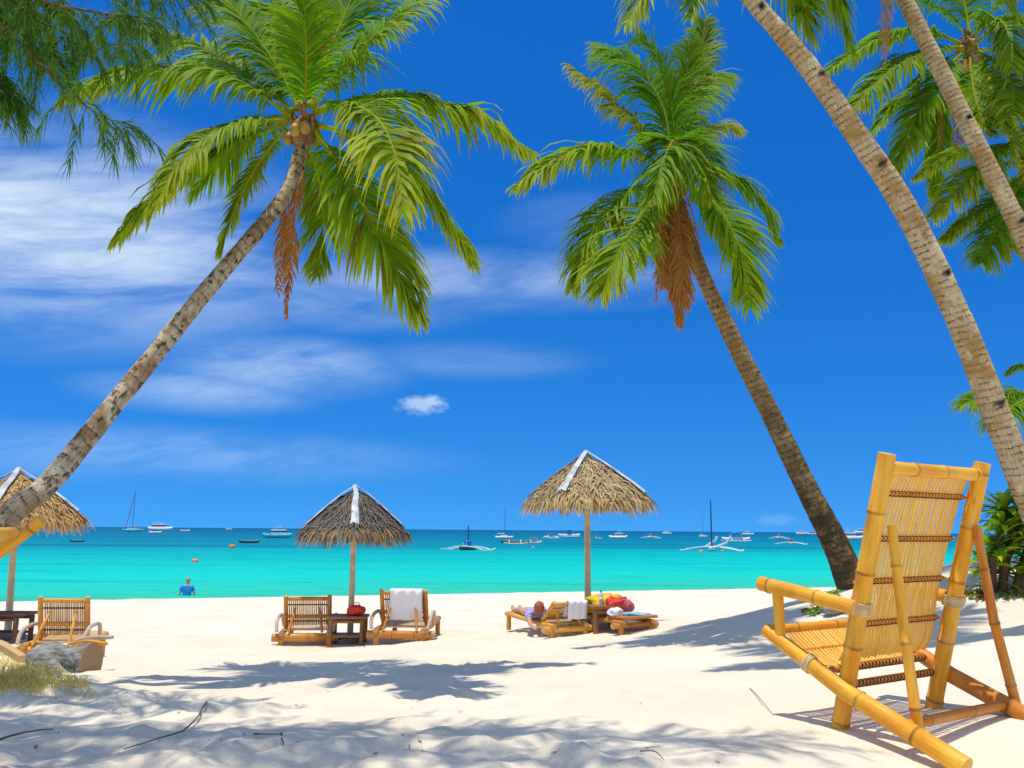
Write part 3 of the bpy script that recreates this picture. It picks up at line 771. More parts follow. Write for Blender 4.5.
def bamboo_chair(loc, rz, label, W=.404, rec=.378, H=1.31, seed=1, splay=.028, scale=1, thin=1):
    rnd = random.Random(seed)
    t = empty('bamboo_chair', loc, rz, label, 'chair', 'large bamboo lounge chairs'); t.scale = (scale,) * 3
    B, Dk = M['bamboo'], M['bamboo_dark']
    py = lambda z: -rec * z / H
    ex = max(0, rec - .378) * .6
    for s in (-1, 1):
        pole('back_post', [(s * W, .0, -.06), (s * (W + splay * .5), py(H * .5), H * .5), (s * (W + splay), py(H), H)], [.0415 * thin, .041 * thin, .0405 * thin], B, t, rnd, 18, .33)
        X = W + .056
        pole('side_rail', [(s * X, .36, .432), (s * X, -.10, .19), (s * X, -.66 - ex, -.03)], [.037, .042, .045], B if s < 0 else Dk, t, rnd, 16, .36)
        pole('armrest', [(s * (X + .01), .375, .668), (s * (X + .01), .13, .635), (s * (X + .015), py(.585) - .02, .585)], [.038, .037, .035], B, t, rnd, 16, .3)
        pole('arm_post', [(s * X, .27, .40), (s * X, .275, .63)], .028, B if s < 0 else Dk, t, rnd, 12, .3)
        k = 1 if s > 0 else 0
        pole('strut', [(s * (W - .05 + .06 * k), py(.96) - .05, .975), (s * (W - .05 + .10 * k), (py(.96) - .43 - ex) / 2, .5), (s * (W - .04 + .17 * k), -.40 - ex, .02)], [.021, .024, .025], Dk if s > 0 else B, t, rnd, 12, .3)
        wrap('lashing', (s * (W + splay * .45), py(.585), .585), (0, -rec / H, 1), .049, .06, M['lash_cream'], t)
        wrap('lashing', (s * X, .10, .295), (0, 1, .5), .044, .035, M['lash_cream'], t, 3)
    pole('top_rail', [(-W - splay + .03, py(1.245), 1.245), (W + splay - .03, py(1.245), 1.245)], .033 * thin, B, t, rnd, 16, .32)
    pole('crossbar', [(-W - .06, -.375 - ex, .085), (W + .06, -.375 - ex, .085)], .024, Dk, t, rnd, 12, .35)
    pole('seat_crossbar', [(-W - .04, .325, .435), (W + .04, .325, .435)], .023, B, t, rnd, 12, .3)
    x0, x1, n = -W + .035, W - .002, 26
    off = .056
    bow = lambda z: off + .03 * math.sin((1.2 - z) / .9 * 3.1)
    prof = [(py(1.24) + off - .01, 1.228)] + [(py(z) + bow(z), z) for z in (1.13, 1.0, .86, .72, .58, .46, .38)] + [(py(.33) + bow(.38) + .03, .315)]
    slats('backrest', prof, x0, x1, n, M['slat'], t, rnd, .55)
    ys = py(.3) + .10
    sprof = [(ys, .285), (ys + .07, .28), (ys + .15, .31), (ys + .24, .37), (.35, .452)]
    slats('seat', sprof, x0, x1, n, M['slat'], t, rnd, .70)
    for z in (1.13, .91, .70, .49):
        y = py(z) + bow(z) - .014
        rb = pole('back_rib', [(x0 - .02, y, z), (x1 + .02, y, z)], .0095, Dk, t, rnd, 8, .5)
        lash_row('cord', y + .006, z, x0, x1, n, .0138, rb, rnd)
    for y, z in ((ys, .272), (ys - .06, .205), (ys + .2, .332)):
        rb = pole('seat_rib', [(x0 - .04, y, z), (x1 + .01, y, z)], .016, Dk, t, rnd, 10, .4)
        if y < ys + .1: lash_row('cord', y, z, x0, x1, n, .018, rb, rnd)
    return t
bamboo_chair((1.93, 4.583, ground0(1.93, 4.583) - .01), .592, 'large golden bamboo chair with slatted reclining back standing alone on the sand at right')
p = P(42, 522, 3.4); sc_ = (p.z - ground0(p.x - 1.2, p.y)) / 1.30
c2 = bamboo_chair((p.x - 1.2, p.y - .43 * sc_, ground0(p.x - 1.2, p.y)), R(90), 'bamboo chair beyond the left edge, only its slanting post end showing before the palm trunk', rec=1.2 / sc_, seed=5, scale=sc_, thin=.78)

# ------------------------------------------------------------------ thatched parasols
def parasol(loc, rz, label, mat, seed, lean=(0, 0), size=1.08, H=2.52):
    rnd = random.Random(seed)
    t = empty('thatched_parasol', loc, rz, label, 'beach umbrella', 'thatched parasols along the beach')
    ez, az = H - .66, H
    lx, ly = lean
    mb = MB()
    ptz = [(0 + lx * k / 6, ly * k / 6, -.3 + (H - .05 + .3) * k / 6) for k in range(7)]
    mb.tube(ptz, [.05, .05, .048, .047, .046, .045, .044], 12, True)
    mb.build('pole', M['pole_wood'], t)
    cs = []
    for k in range(4):
        a = R(45 + 90 * k); cs.append(Vector((lx + size * math.cos(a), ly + size * math.sin(a), ez)))
    apex = Vector((lx, ly, az))
    mb = MB()
    def surf(k, u, v):                # v down slope 0..1, u -1..1 across; slightly bellied, rounded corners
        A = apex.lerp(cs[k], v); B_ = apex.lerp(cs[(k + 1) % 4], v); p = A.lerp(B_, (u + 1) / 2)
        o = Vector((p.x - lx, p.y - ly, 0)); 
        bl = .02 * math.sin(math.pi * min(v, 1)) + .13 * v * (1 - u * u)
        return p + o.normalized() * bl * .5 + Vector((0, 0, .02 * math.sin(math.pi * min(v, 1)) - .02 * v * (1 - u * u))) if o.length > 1e-4 else p
    for k in range(4):
        g = []
        for i in range(9):
            g.append([mb.vert(surf(k, j / 4 - 1, i / 8) - Vector((0, 0, .02)), (0, 0, 0), (.5 + .3 * rnd.random(), .25, rnd.random())) for j in range(9)])
        for i in range(8):
            for j in range(8): mb.face((g[i][j], g[i + 1][j], g[i + 1][j + 1], g[i][j + 1]), True)
        for i in range(900):
            v = math.sqrt(rnd.uniform(.0, 1.0)); u = rnd.uniform(-1.02, 1.02)
            p = surf(k, u, v); q = surf(k, u + rnd.gauss(0, .12) / (v + .3), v + .12)
            d = (q - p).normalized(); nrm = d.cross(surf(k, u + .05, v) - surf(k, u - .05, v))
            if nrm.length < 1e-6: continue
            nrm.normalize(); nrm = nrm if nrm.z > 0 else -nrm
            L = rnd.uniform(.12, .27); s_ = d.cross(nrm) * rnd.uniform(.006, .016)
            lift = rnd.uniform(.0, .035) + (.03 if rnd.random() < .1 else 0)
            end = v > .86
            g_ = Vector((0, 0, -1)) * (L * .45 if end else 0)
            a_ = p + nrm * .012; b_ = p + d * L * .55 + nrm * (.012 + lift) + g_ * .3; c_ = p + d * L + nrm * lift + g_
            e = max(0, min(1, rnd.gauss(.3, .28))); yl = (.5 if end and rnd.random() < .5 else 0) + (.25 if rnd.random() < .12 else 0); rv = rnd.random(); cc = (e, yl, rv)
            ids = [mb.vert(x, (0, 0, 0), cc) for x in (a_ - s_, a_ + s_, b_ + s_, b_ - s_, c_ + s_ * .4, c_ - s_ * .4)]
            mb.face((ids[0], ids[1], ids[2], ids[3])); mb.face((ids[3], ids[2], ids[4], ids[5]))
        for i in range(240):          # ragged fringe under the eave
            u = rnd.uniform(-1, 1); p = surf(k, u, rnd.uniform(.93, 1.0)) - Vector((0, 0, rnd.uniform(0, .03)))
            o = Vector((p.x - lx, p.y - ly, 0)).normalized(); L = rnd.uniform(.05, .15)
            sd = Vector((-o.y, o.x, 0)); s_ = sd * rnd.uniform(.006, .014)
            q = p + o * rnd.uniform(-.03, .05) + sd * rnd.gauss(0, .025) + Vector((0, 0, -L))
            cc = (max(0, rnd.gauss(.15, .2)), rnd.uniform(.3, 1.0), rnd.random())
            ids = [mb.vert(x, (0, 0, 0), cc) for x in (p - s_, p + s_, q + s_ * .3, q - s_ * .3)]; mb.face(ids)
    mb.build('thatch', mat, t)
    for k in range(4):
        rb = MB(); pts = [surf(k, -1, v) for v in (.0, .25, .5, .75, .95)]
        for i, p in enumerate(pts):
            o = Vector((cs[k].x - lx, cs[k].y - ly, 0)).normalized(); sd = Vector((-o.y, o.x, 0)); w = .03 + .035 * i / 4
            jz = rnd.gauss(0, .006); jx = rnd.gauss(0, .008)
            for s_ in (-1, 0, 1): rb.vert(p + sd * (w * s_ + jx) + Vector((0, 0, jz)) + Vector((0, 0, .085 - (.4 * w if s_ else 0))))
        for i in range(4):
            for j in range(2): rb.face((3 * i + j, 3 * i + j + 1, 3 * i + j + 4, 3 * i + j + 3), False)
        rb.build('ridge_cap', M['ridge'], t, solid=.012)
        eb = MB(); i_ = .90
        eb.tube([apex.lerp(cs[k], i_) - Vector((0, 0, .10)), apex.lerp(cs[(k + 1) % 4], i_) - Vector((0, 0, .10))], .026, 8); eb.build('eave_beam', M['pole_wood'], t)
        rf_ = MB(); rf_.tube([apex - Vector((0, 0, .12)), apex.lerp(cs[k], .92) - Vector((0, 0, .08))], .022, 8); rf_.build('rafter', M['pole_wood'], t)
    fb = MB(); fb.lathe((0, 0, .02), [(.23, -.06), (.24, .03), (.2, .075), (.08, .1), (.06, .1)], 18); fb.build('base', M['stone'], t)
    return t
pu3 = P(588, 624, 13.0); pu2 = P(350, 638, 14.0); pu1 = P(8, 641, 13.0)
for q_ in (pu1, pu2, pu3): q_.z = ground(q_.x, q_.y)
print('parasols', pu1, pu2, pu3)
parasol(pu3, R(-28 - 45), 'thatched parasol with tan roof and white ridge strips over the towel-covered loungers', M['thatch_tan'], 1, size=.98, H=2.42)
parasol(pu2, R(-79 - 45), 'dark grey weathered thatched parasol between the two upright bamboo loungers', M['thatch_grey'], 2, size=.80, H=2.40)
parasol(pu1, R(-80 - 45), 'golden thatched parasol partly hidden behind the left palm trunk', M['thatch_gold'], 3, lean=(.10, 0), size=.95, H=2.44)

# ------------------------------------------------------------------ loungers and side tables
def lounger(loc, rz, label, cane, seed, back=62, wide=.34, arms=True, length=1.45):
    """origin under the rear log; +y is towards the feet"""
    rnd = random.Random(seed)
    t = empty('bamboo_lounger', loc, rz, label, 'sun lounger', 'low bamboo sun loungers under the parasols')
    w = wide
    pole('rear_log', [(-w - .17, 0, .13), (w + .17, 0, .13)], .062, cane, t, rnd, 14, .4)
    for s in (-1, 1):
        pole('side_rail', [(s * (w + .02), -.10, .2), (s * (w + .02), .6, .2), (s * (w + .02), length, .24)], .042, cane, t, rnd, 10, .4)
        pole('leg', [(s * (w + .02), -.03, -.08), (s * (w + .02), -.02, .10)], .05, cane, t, rnd, 10, .4)
        pole('leg', [(s * (w + .02), length - .1, -.08), (s * (w + .02), length - .1, .24)], .04, cane, t, rnd, 10, .4)
        if arms:
            mb = MB(); mb.tube(spline([(s * (w + .09), -.08, .23), (s * (w + .11), .02, .36), (s * (w + .10), .2, .43), (s * (w + .09), .5, .42), (s * (w + .06), .62, .24)], 5), .027, 10)
            mb.build('armrest', M['grey_arm'], t)
    slats('seat', [(.0, .235), (.4, .225), (.9, .235), (length, .285)], -w, w, 20, M['lounger_slat'], t, rnd, .72)
    ca, sa = math.cos(R(back)), math.sin(R(back)); hy = .36; Lb = .54
    bp = lambda q, o=0: (hy - ca * q - sa * o, .25 + sa * q - ca * o * -1)
    ht = back > 15
    for s in (-1, 1):
        a, b_ = bp(0), bp(Lb + .03)
        pole('back_post', [(s * w, a[0], a[1]), (s * w, b_[0], b_[1])], .034, cane, t, rnd, 12, .3)
        if ht:
            c_ = bp(.36); pole('strut', [(s * w * .55, c_[0] - .03, c_[1]), (s * w * .75, -.04, .21)], .02, cane, t, rnd, 8, .3)
    for q, r in ((Lb - .02, .03), (.2, .026)):
        a = bp(q); pole('back_rail', [(-w, a[0], a[1]), (w, a[0], a[1])], r, cane, t, rnd, 12, .3)
    slats('backrest', [bp(Lb - .02, -.03), bp(.3, -.03), bp(.05, -.03)], -w + .035, w - .035, 19, M['lounger_slat'], t, rnd, .72)
    for q in (.42, .12):
        a = bp(q, -.02); pole('back_rib', [(-w + .02, a[0], a[1]), (w - .02, a[0], a[1])], .012, M['dark_wood'], t, rnd, 6, .4)
    t['bp'] = [bp(Lb)[0], bp(Lb)[1], w]
    return t
M['grey_arm'] = plain('pale_driftwood_arm', (.5, .4, .32), .75, .2, 8)
def towel(name, label, parent_t, x0, x1, front, back_, mat, group=None, seed=1):
    """cloth folded over the top rail of a lounger's back"""
    rnd = random.Random(seed)
    y, z, w = parent_t['bp']; mw = Matrix.Translation(parent_t.location) @ Matrix.Rotation(parent_t.rotation_euler.z, 4, 'Z') @ Matrix.Diagonal((*parent_t.scale, 1))
    mb = MB(); nx_ = 14; path = []
    for k in range(9): path.append((-back_ * (1 - k / 8), -1))
    for k in range(5): path.append((0, k))
    for k in range(1, 7): path.append((front * k / 6, 9))
    g = []
    for (q, m_) in path:
        row = []
        for i in range(nx_ + 1):
            x = x0 + (x1 - x0) * i / nx_; wv = .010 * math.sin(i * 1.3 + seed) + .006 * noise.noise((i * .9, q * 6, seed))
            if m_ == -1: yy, zz = y - .045 + q * -.10 + wv, z + q + .015 * noise.noise((i * .4, 5, seed))
            elif m_ == 9: yy, zz = y + .05 + q * .35 + wv, z - q * .9
            else:
                a = math.pi * (1 - m_ / 4); yy, zz = y + .045 * math.cos(a), z + .045 * math.sin(a)
            row.append(mb.vert(mw @ Vector((x, yy, zz))))
        g.append(row)
    for a, b_ in zip(g, g[1:]):
        for i in range(nx_): mb.face((a[i], a[i + 1], b_[i + 1], b_[i]), True)
    o = mb.build(name, mat, solid=.012); return tag(o, label, 'towel', group)
def side_table(loc, rz, label, mat, h=.46, w=.27):
    rnd = random.Random(int(loc[0] * 100))
    t = empty('side_table', loc, rz, label, 'table', 'small wooden beach side tables')
    for sx in (-1, 1):
        for sy in (-1, 1): pole('leg', [(sx * w, sy * .2, -.05), (sx * w, sy * .2, h - .03)], .035, mat, t, rnd, 10, .3)
    mb = MB()
    for k in range(6): mb.box((0, -.2 + .08 * k, h), (w + .06, .035, .02))
    mb.build('tabletop', mat, t, bevel=.006)
    mb = MB(); mb.box((0, 0, .14), (w, .19, .016)); mb.build('shelf', mat, t)
    for s in (-1, 1): pole('apron', [(-w, s * .2, h - .06), (w, s * .2, h - .06)], .024, mat, t, rnd, 8, .3)
    return t
M['table_wood'] = bamboo_mat('brown_table_cane', (.36, .15, .05), (.26, .1, .03), rough=.5)
G = lambda u, v: hit(u, v)
pl = G(305, 645); l2 = lounger(pl, R(8), 'empty bamboo lounger with raised slatted back left of the dark grey parasol pole', M['lounger_cane'], 21)
pl = G(400, 644); l3 = lounger(pl, R(-4), 'bamboo lounger with a white towel over its raised back, right of the dark grey parasol', M['lounger_cane'], 22, back=68)
print('lounger', l2.location, l3.location)
towel('white_towel', 'white towel hanging over the back of the lounger by the dark grey parasol', l3, -.20, .30, .3, .42, M['towel'], None, 1)
tb = side_table(pu2 + Vector((.02, -.3, 0)), R(2), 'small brown bamboo table around the dark grey parasol pole', M['table_wood'], .42, .24)
pl = G(568, 636); l4 = lounger(pl, R(24), 'golden bamboo lounger turned left with a white towel over half its back', M['lounger_gold'], 23, back=42, arms=False, length=1.75, wide=.27); l4.scale = (.84, .84, .70)
towel('white_towel', 'white towel over the golden lounger beside the tan parasol pole', l4, -.03, .31, .3, .30, M['towel'], None, 2)
pl = G(635, 631); l5 = lounger(pl, R(30), 'bamboo lounger laid flat and piled with towels and bags right of the tan parasol', M['lounger_cane'], 24, back=6, arms=False, length=1.5, wide=.27); l5.scale = (.82, .82, .64)
print('lounger', l4.location, l5.location)
tb2 = side_table(hit(603, 630), R(8), 'small brown bamboo table holding a bottle at the tan parasol', M['table_wood'], .31, .15)
pl = hit(50, 662)
l1 = lounger(pl, R(4), 'orange bamboo lounger with slatted back behind the grey driftwood log at left', M['lounger_gold'], 25, back=78, length=.95, wide=.31); l1.scale = (.82,) * 3; print('l1', l1.location)
pt = P(2, 642, 12.4); pt.z = ground(pt.x, pt.y)
side_table(pt, R(0), 'dark bamboo table at the foot of the golden parasol pole', M['dark_wood'], .40, .28)

def blob(name, loc, half, mat, label, cat, seed=0, amp=.25, rz=0, power=2.6, group=None, n=20):
    """soft sagging bundle (bag, folded towel): a rounded lump with creases"""
    mb = MB(); rows = []
    for i in range(n + 1):
        th = math.pi * i / n
        row = []
        for k in range(n * 2):
            ph = math.pi * k / n
            c = [math.sin(th) * math.cos(ph), math.sin(th) * math.sin(ph), math.cos(th)]
            c = [math.copysign(abs(q) ** (2 / power), q) for q in c]
            v = Vector((c[0] * half[0], c[1] * half[1], c[2] * half[2]))
            f = 1 + amp * noise.noise(Vector(c) * 1.7 + Vector((seed, 0, 0))) + amp * .4 * noise.noise(Vector(c) * 5 + Vector((seed, 3, 0)))
            v *= f; v.z = max(v.z, -half[2])
            row.append(mb.vert(v))
        rows.append(row)
    for a, b_ in zip(rows, rows[1:]):
        for k in range(n * 2): mb.face((a[k], b_[k], b_[(k + 1) % (n * 2)], a[(k + 1) % (n * 2)]), True)
    o = mb.build(name, mat); o.location = Vector(loc) + Vector((0, 0, half[2])); o.rotation_euler = (0, 0, rz)
    return tag(o, label, cat, group)
def on(t, x, y, z):
    return Matrix.Translation(t.location) @ Matrix.Rotation(t.rotation_euler.z, 4, 'Z') @ (Vector((x, y, z)) * t.scale)
# red bag on the middle table
bag = empty('beach_bag', on(tb, .12, -.06, .44), R(10), 'small red bag lying on the table by the dark grey parasol', 'bag')
o = blob('body', (0, 0, 0), (.13, .09, .075), M['red'], None, None, 4, .3); o.parent = bag
mb = MB(); mb.tube([(-.07, 0, .11), (-.04, .01, .19), (.04, .01, .19), (.07, 0, .11)], .009, 6); mb.build('handle', M['red'], bag)
blob('yellow_towel', on(l5, -.02, .80, .27), (.26, .2, .13), M['yellow'], 'crumpled yellow towel on the flat lounger behind the bottle table', 'towel', 6, .35)
b2 = empty('beach_bag', on(l5, .14, .5, .27), R(20), 'bulging rose red bag on the flat lounger', 'bag')
o = blob('body', (0, 0, 0), (.14, .12, .11), M['pinkred'], None, None, 8, .3); o.parent = b2
mb = MB(); mb.tube([(-.07, 0, .18), (-.04, -.02, .23), (.04, -.02, .23), (.07, 0, .18)], .011, 6); mb.build('handle', M['pinkred'], b2)
blob('red_cloth', on(l5, -.06, .44, .27), (.13, .10, .12), M['red'], 'bright red cloth bunched beside the rose red bag', 'cloth', 9, .4)
blob('blue_towel', on(l5, .06, .2, .27), (.24, .16, .03), M['blue_cloth'], 'pale blue towel spread on the near end of the flat lounger', 'towel', 10, .3)
blob('grey_towel', on(l5, -.2, .25, .27), (.10, .13, .06), M['towel'], 'greyish towel heaped at the left corner of the flat lounger', 'towel', 11, .35)
# bottle
mb = MB(); mb.lathe((0, 0, 0), [(.033, 0), (.036, .02), (.036, .14), (.03, .17), (.014, .2), (.014, .215)], 14)
bt = empty('water_bottle', hit(599, 627) * 1 , 0, 'clear plastic bottle with pale label on the tan parasol table', 'bottle'); bt.location = tb2.location + Vector((-.02, 0, .33))
mb.build('bottle_body', M['bottle'], bt)
mb = MB(); mb.lathe((0, 0, .212), [(.016, 0), (.016, .025), (.012, .028)], 12); mb.build('cap', M['boat_blue'], bt)
mb = MB(); mb.lathe((0, 0, .06), [(.0375, 0), (.0375, .06)], 14); mb.build('paper_label', M['white'], bt); bt.scale = (.8,) * 3
# person lying on lounger four
def skin_part(t, name, vs, es, rs, mat, root=0, sub=2):
    me = bpy.data.meshes.new(name); me.from_pydata(vs, es, []); me.materials.append(mat)
    o = bpy.data.objects.new(name, me); col.objects.link(o); o.parent = t
    md = o.modifiers.new('skin', 'SKIN'); md.use_smooth_shade = True
    for i, r in enumerate(rs):
        sv = me.skin_vertices[0].data[i]; sv.radius = (r, r) if not hasattr(r, '__len__') else r; sv.use_root = (i == root)
    o.modifiers.new('sub', 'SUBSURF').render_levels = sub; return o
mt, nt, b = material('violet_striped_top')
x_, y_, z_ = nt.sep(objco(nt)); st = nt.math('FRACT', nt.math('MULTIPLY', nt.math('ADD', y_, nt.math('MULTIPLY', z_, .4)), 16))
nt.put(b.inputs['Base Color'], nt.mix(nt.ramp(st, .45, .55), (.22, .24, .74), (.52, .50, .84))); b.inputs['Roughness'].default_value = .9
M['violet_stripe'] = mt
def lying_person():
    t = empty('person', l4.location + Vector((0, 0, -.045)), l4.rotation_euler.z, 'person with reddish brown hair in a violet striped top lying on the golden lounger', 'person')
    t.scale = (.78,) * 3
    vs = [(-.16, 1.06, .36), (-.24, .84, .37), (-.30, .64, .40), (-.325, .555, .44), (-.335, .50, .47), (-.345, .44, .50), (-.35, .38, .52),
          (-.46, .62, .37), (-.49, .46, .22), (-.47, .31, .17), (-.46, .26, .16), (-.14, .66, .42), (-.05, .82, .36), (-.10, .98, .45), (-.13, 1.02, .47),
          (-.24, 1.12, .34), (-.22, 1.46, .38), (-.2, 1.82, .33), (-.2, 1.88, .42), (-.08, 1.12, .34), (-.05, 1.47, .37), (-.05, 1.83, .33), (-.05, 1.89, .42)]
    es = [(0, 1), (1, 2), (2, 3), (3, 4), (4, 5), (5, 6), (2, 7), (7, 8), (8, 9), (9, 10), (2, 11), (11, 12), (12, 13), (13, 14), (0, 15), (15, 16), (16, 17), (17, 18), (0, 19), (19, 20), (20, 21), (21, 22)]
    rs = [(.15, .10), (.125, .09), (.14, .09), .05, .065, .088, .062, .055, .04, .032, .03, .055, .04, .032, .03, .08, .058, .04, .033, .08, .058, .04, .033]
    skin_part(t, 'body', vs, es, rs, M['skin'])
    skin_part(t, 'top', [(-.16, 1.08, .355), (-.24, .84, .37), (-.30, .64, .40), (-.318, .585, .425), (-.46, .62, .37), (-.48, .54, .29), (-.14, .66, .42), (-.10, .73, .395)],
              [(0, 1), (1, 2), (2, 3), (2, 4), (4, 5), (2, 6), (6, 7)], [(.168, .118), (.15, .112), (.165, .112), .08, .078, .066, .078, .066], M['violet_stripe'])
    hb = MB(); n = 14; rows = []
    c = Vector((-.345, .415, .515))
    for i in range(n + 1):
        th = math.pi * i / n; row = []
        for k in range(20):
            ph = 2 * math.pi * k / 20; v = Vector((math.sin(th) * math.cos(ph) * .090, math.sin(th) * math.sin(ph) * .100, math.cos(th) * .100))
            v *= 1 + .10 * noise.noise(v * 22); 
            if v.y > .035: v.y = .035 + (v.y - .035) * .2
            row.append(hb.vert(c + v + Vector((0, -.008, -.03 if v.z < -.03 else 0))))
        rows.append(row)
    for a, b_ in zip(rows, rows[1:]):
        for k in range(20): hb.face((a[k], b_[k], b_[(k + 1) % 20], a[(k + 1) % 20]), True)
    hb.build('hair', M['brown_bag'], t)
lying_person()

# ------------------------------------------------------------------ left foreground: log, boards, grass
lg_ = hit(66, 673)
print('log', lg_)
def log_(loc, rz):
    t = empty('driftwood_log', loc, rz, 'weathered grey driftwood log with sawn brown end in front of the orange lounger', 'log')
    mb = MB(); pts = spline([(-.42, .08, .10), (-.2, .03, .12), (.05, 0, .125), (.26, -.02, .12)], 8); n = 20; rings = []
    for i, p in enumerate(pts):
        r = .128 - .02 * math.cos(i * .4); ring = []
        for k in range(n):
            a = 2 * math.pi * k / n; dv = Vector((0, math.cos(a), math.sin(a)))
            f = 1 + .16 * noise.noise((p.x * 3, dv.y * 1.5, dv.z * 1.5)) + .08 * noise.noise((p.x * 9, dv.y * 6, dv.z * 6))
            ring.append(mb.vert(p + dv * r * f, (p.x, k / n, r)))
        rings.append(ring)
    for A, B in zip(rings, rings[1:]):
        for k in range(n): mb.face((A[k], A[(k + 1) % n], B[(k + 1) % n], B[k]), True)
    mb.face(rings[0][::-1])
    mb.build('log_body', M['log_bark'], t)
    eb = MB(); ids = [eb.vert(Vector(mb.v[i]) + Vector((.002, 0, 0))) for i in rings[-1]]; ids2 = [eb.vert(Vector(mb.v[i]) + Vector((.012, 0, 0))) for i in rings[-1]]
    for k in range(n): eb.face((ids[k], ids[(k + 1) % n], ids2[(k + 1) % n], ids2[k]))
    eb.face(ids2); eb.face(ids[::-1]); eb.build('sawn_end', M['sawn'], t)
    mb = MB(); mb.tube(spline([(-.05, -.12, .10), (.08, -.2, .06), (.22, -.24, .02), (.36, -.25, -.02)], 5), [.05 - .0017 * i for i in range(16)], 8); mb.build('root_stub', M['log_bark'], t)
    return t
mt, nt, b = material('log_bark')
oc = objco(nt); sx, sy, sz = nt.sep(oc)
q = nt.noise(nt.comb(nt.math('MULTIPLY', sx, 3), nt.math('MULTIPLY', sy, 16), nt.math('MULTIPLY', sz, 16)), 2, 6, .65); q2 = nt.noise(oc, 7, 4)
c = nt.mix(nt.ramp(q, .35, .65), (.12, .125, .11), (.36, .36, .33)); c = nt.mix(nt.ramp(q2, .6, .7, 0, .9), c, (.04, .035, .03))
nt.put(b.inputs['Base Color'], c); b.inputs['Roughness'].default_value = .9; nt.put(b.inputs['Normal'], nt.bump(q, .7, .02)); M['log_bark'] = mt
mt, nt, b = material('sawn_wood'); oc = objco(nt); sx, sy, sz = nt.sep(oc)
rad = nt.vec('LENGTH', nt.comb(0, sy, nt.math('SUBTRACT', sz, .12)))
rg = nt.math('SINE', nt.math('ADD', nt.math('MULTIPLY', rad, 380), nt.math('MULTIPLY', nt.noise(oc, 10, 4), 8)))
nt.put(b.inputs['Base Color'], nt.mix(nt.ramp(rg, -1, 1), (.33, .2, .1), (.40, .26, .14))); b.inputs['Roughness'].default_value = .85; M['sawn'] = mt
log_(lg_, R(-12))
def board(loc, rz, tilt, size, label, mat, name='wooden_board'):
    mb = MB(); n = 8
    rot = Matrix.Rotation(tilt, 3, 'Y')
    for k in range(n + 1):
        x = (k / n - .5) * size[0]; w = size[1] * (1 + .15 * noise.noise((k * .6, 1, size[0]))) * (1 - .25 * (k / n) ** 4)
        z0 = .02 * math.sin(k * .5)
        for sy in (-1, 1):
            for sz in (-1, 1): mb.vert(rot @ Vector((x, sy * w, z0 + sz * size[2])))
    for k in range(n):
        a = 4 * k
        for p_, q_ in ((0, 1), (1, 3), (3, 2), (2, 0)): mb.face((a + p_, a + q_, a + 4 + q_, a + 4 + p_))
    mb.face((0, 2, 3, 1)); mb.face((4 * n, 4 * n + 1, 4 * n + 3, 4 * n + 2))
    o = mb.build(name, mat, bevel=.004); o.location = loc; o.rotation_euler = (0, 0, rz); return tag(o, label, 'board')
board(lg_ + Vector((.16, .10, .285)), R(15), R(-10), (.36, .05, .014), 'pale weathered board resting across the right end of the grey log', M['grey_arm'])
board(lg_ + Vector((.17, .02, .262)), R(-4), R(-4), (.34, .035, .012), 'orange brown board lying under the pale one on the log', M['lounger_gold'])
pb = P(8, 650, 6.7)
board(Vector((pb.x - .05, pb.y, ground(pb.x, pb.y) + .17)), R(-14), R(14), (.42, .04, .025), 'pale bamboo plank end poking in from the left edge above the grass', M['lounger_slat'])
# dry grass
rnd = random.Random(5); mb = MB()
cells = 0
while cells < 3000:
    u, v = rnd.uniform(-40, 92), rnd.uniform(650, 704)
    if v < 653 + max(0, u) * .36 or v > 694 + rnd.gauss(0, 4): continue
    if u > 40 and rnd.random() < .5: continue
    p = hit(u, v); cells += 1
    d = Vector((rnd.gauss(0, .5), rnd.gauss(0, .5), 1)).normalized(); L = rnd.uniform(.03, .09); w = Vector((rnd.gauss(0, 1), rnd.gauss(0, 1), 0)).normalized() * .003
    cc = (max(0, rnd.gauss(.0, .12)), rnd.random() * .8, rnd.random()); m_ = p + d * L * .6; e_ = m_ + (d + Vector((rnd.gauss(0, .5), rnd.gauss(0, .5), -.4))).normalized() * L * .5
    ids = [mb.vert(x, (0, 0, 0), cc) for x in (p - w, p + w, m_ + w, m_ - w, e_)]; mb.face(ids[:4]); mb.face((ids[3], ids[2], ids[4]))
tag(mb.build('grass', M['grass']), 'patch of short dry yellow grass at the lower left', None, None, 'stuff')
# twigs on the sand
def twig(pix, r, label, name='twig', group=None, lift=.008):
    pts = [hit(u, v) + Vector((0, 0, lift + (.012 if i % 2 else 0))) for i, (u, v) in enumerate(pix)]
    mb = MB(); sp = spline(pts, 4); rnd = random.Random(int(pix[0][0])); r *= .72; mb.tube([p + Vector((rnd.gauss(0, r * .6), rnd.gauss(0, r * .6), 0)) for p in sp], [r * (1 - .6 * i / len(sp)) for i in range(len(sp))], 6)
    return tag(mb.build(name, M['stick']), label, 'twig', group)
twig([(206, 709), (188, 731), (160, 746), (122, 761)], .007, 'long dark twig lying in the shaded sand, lower left')
twig([(0, 743), (26, 737), (52, 733)], .008, 'dark twig at the left edge of the shaded sand')
twig([(238, 732), (258, 737), (280, 744)], .006, 'short bent twig near the bottom, right of the long dark twig')
twig([(282, 741), (283, 755)], .006, 'short twig pointing towards the viewer beside the bent twig')
twig([(750, 690), (762, 704), (773, 718)], .0035, 'thin pale stick lying left of the bamboo chair')
twig([(640, 756), (655, 764), (664, 765)], .004, 'little curled twig at the bottom edge of the frame, centre right')
twig([(408, 752), (409, 764)], .004, 'tiny upright twig piece near the bottom, centre left')
twig([(645, 751), (660, 750)], .003, 'thin short twig just above the little curled twig')
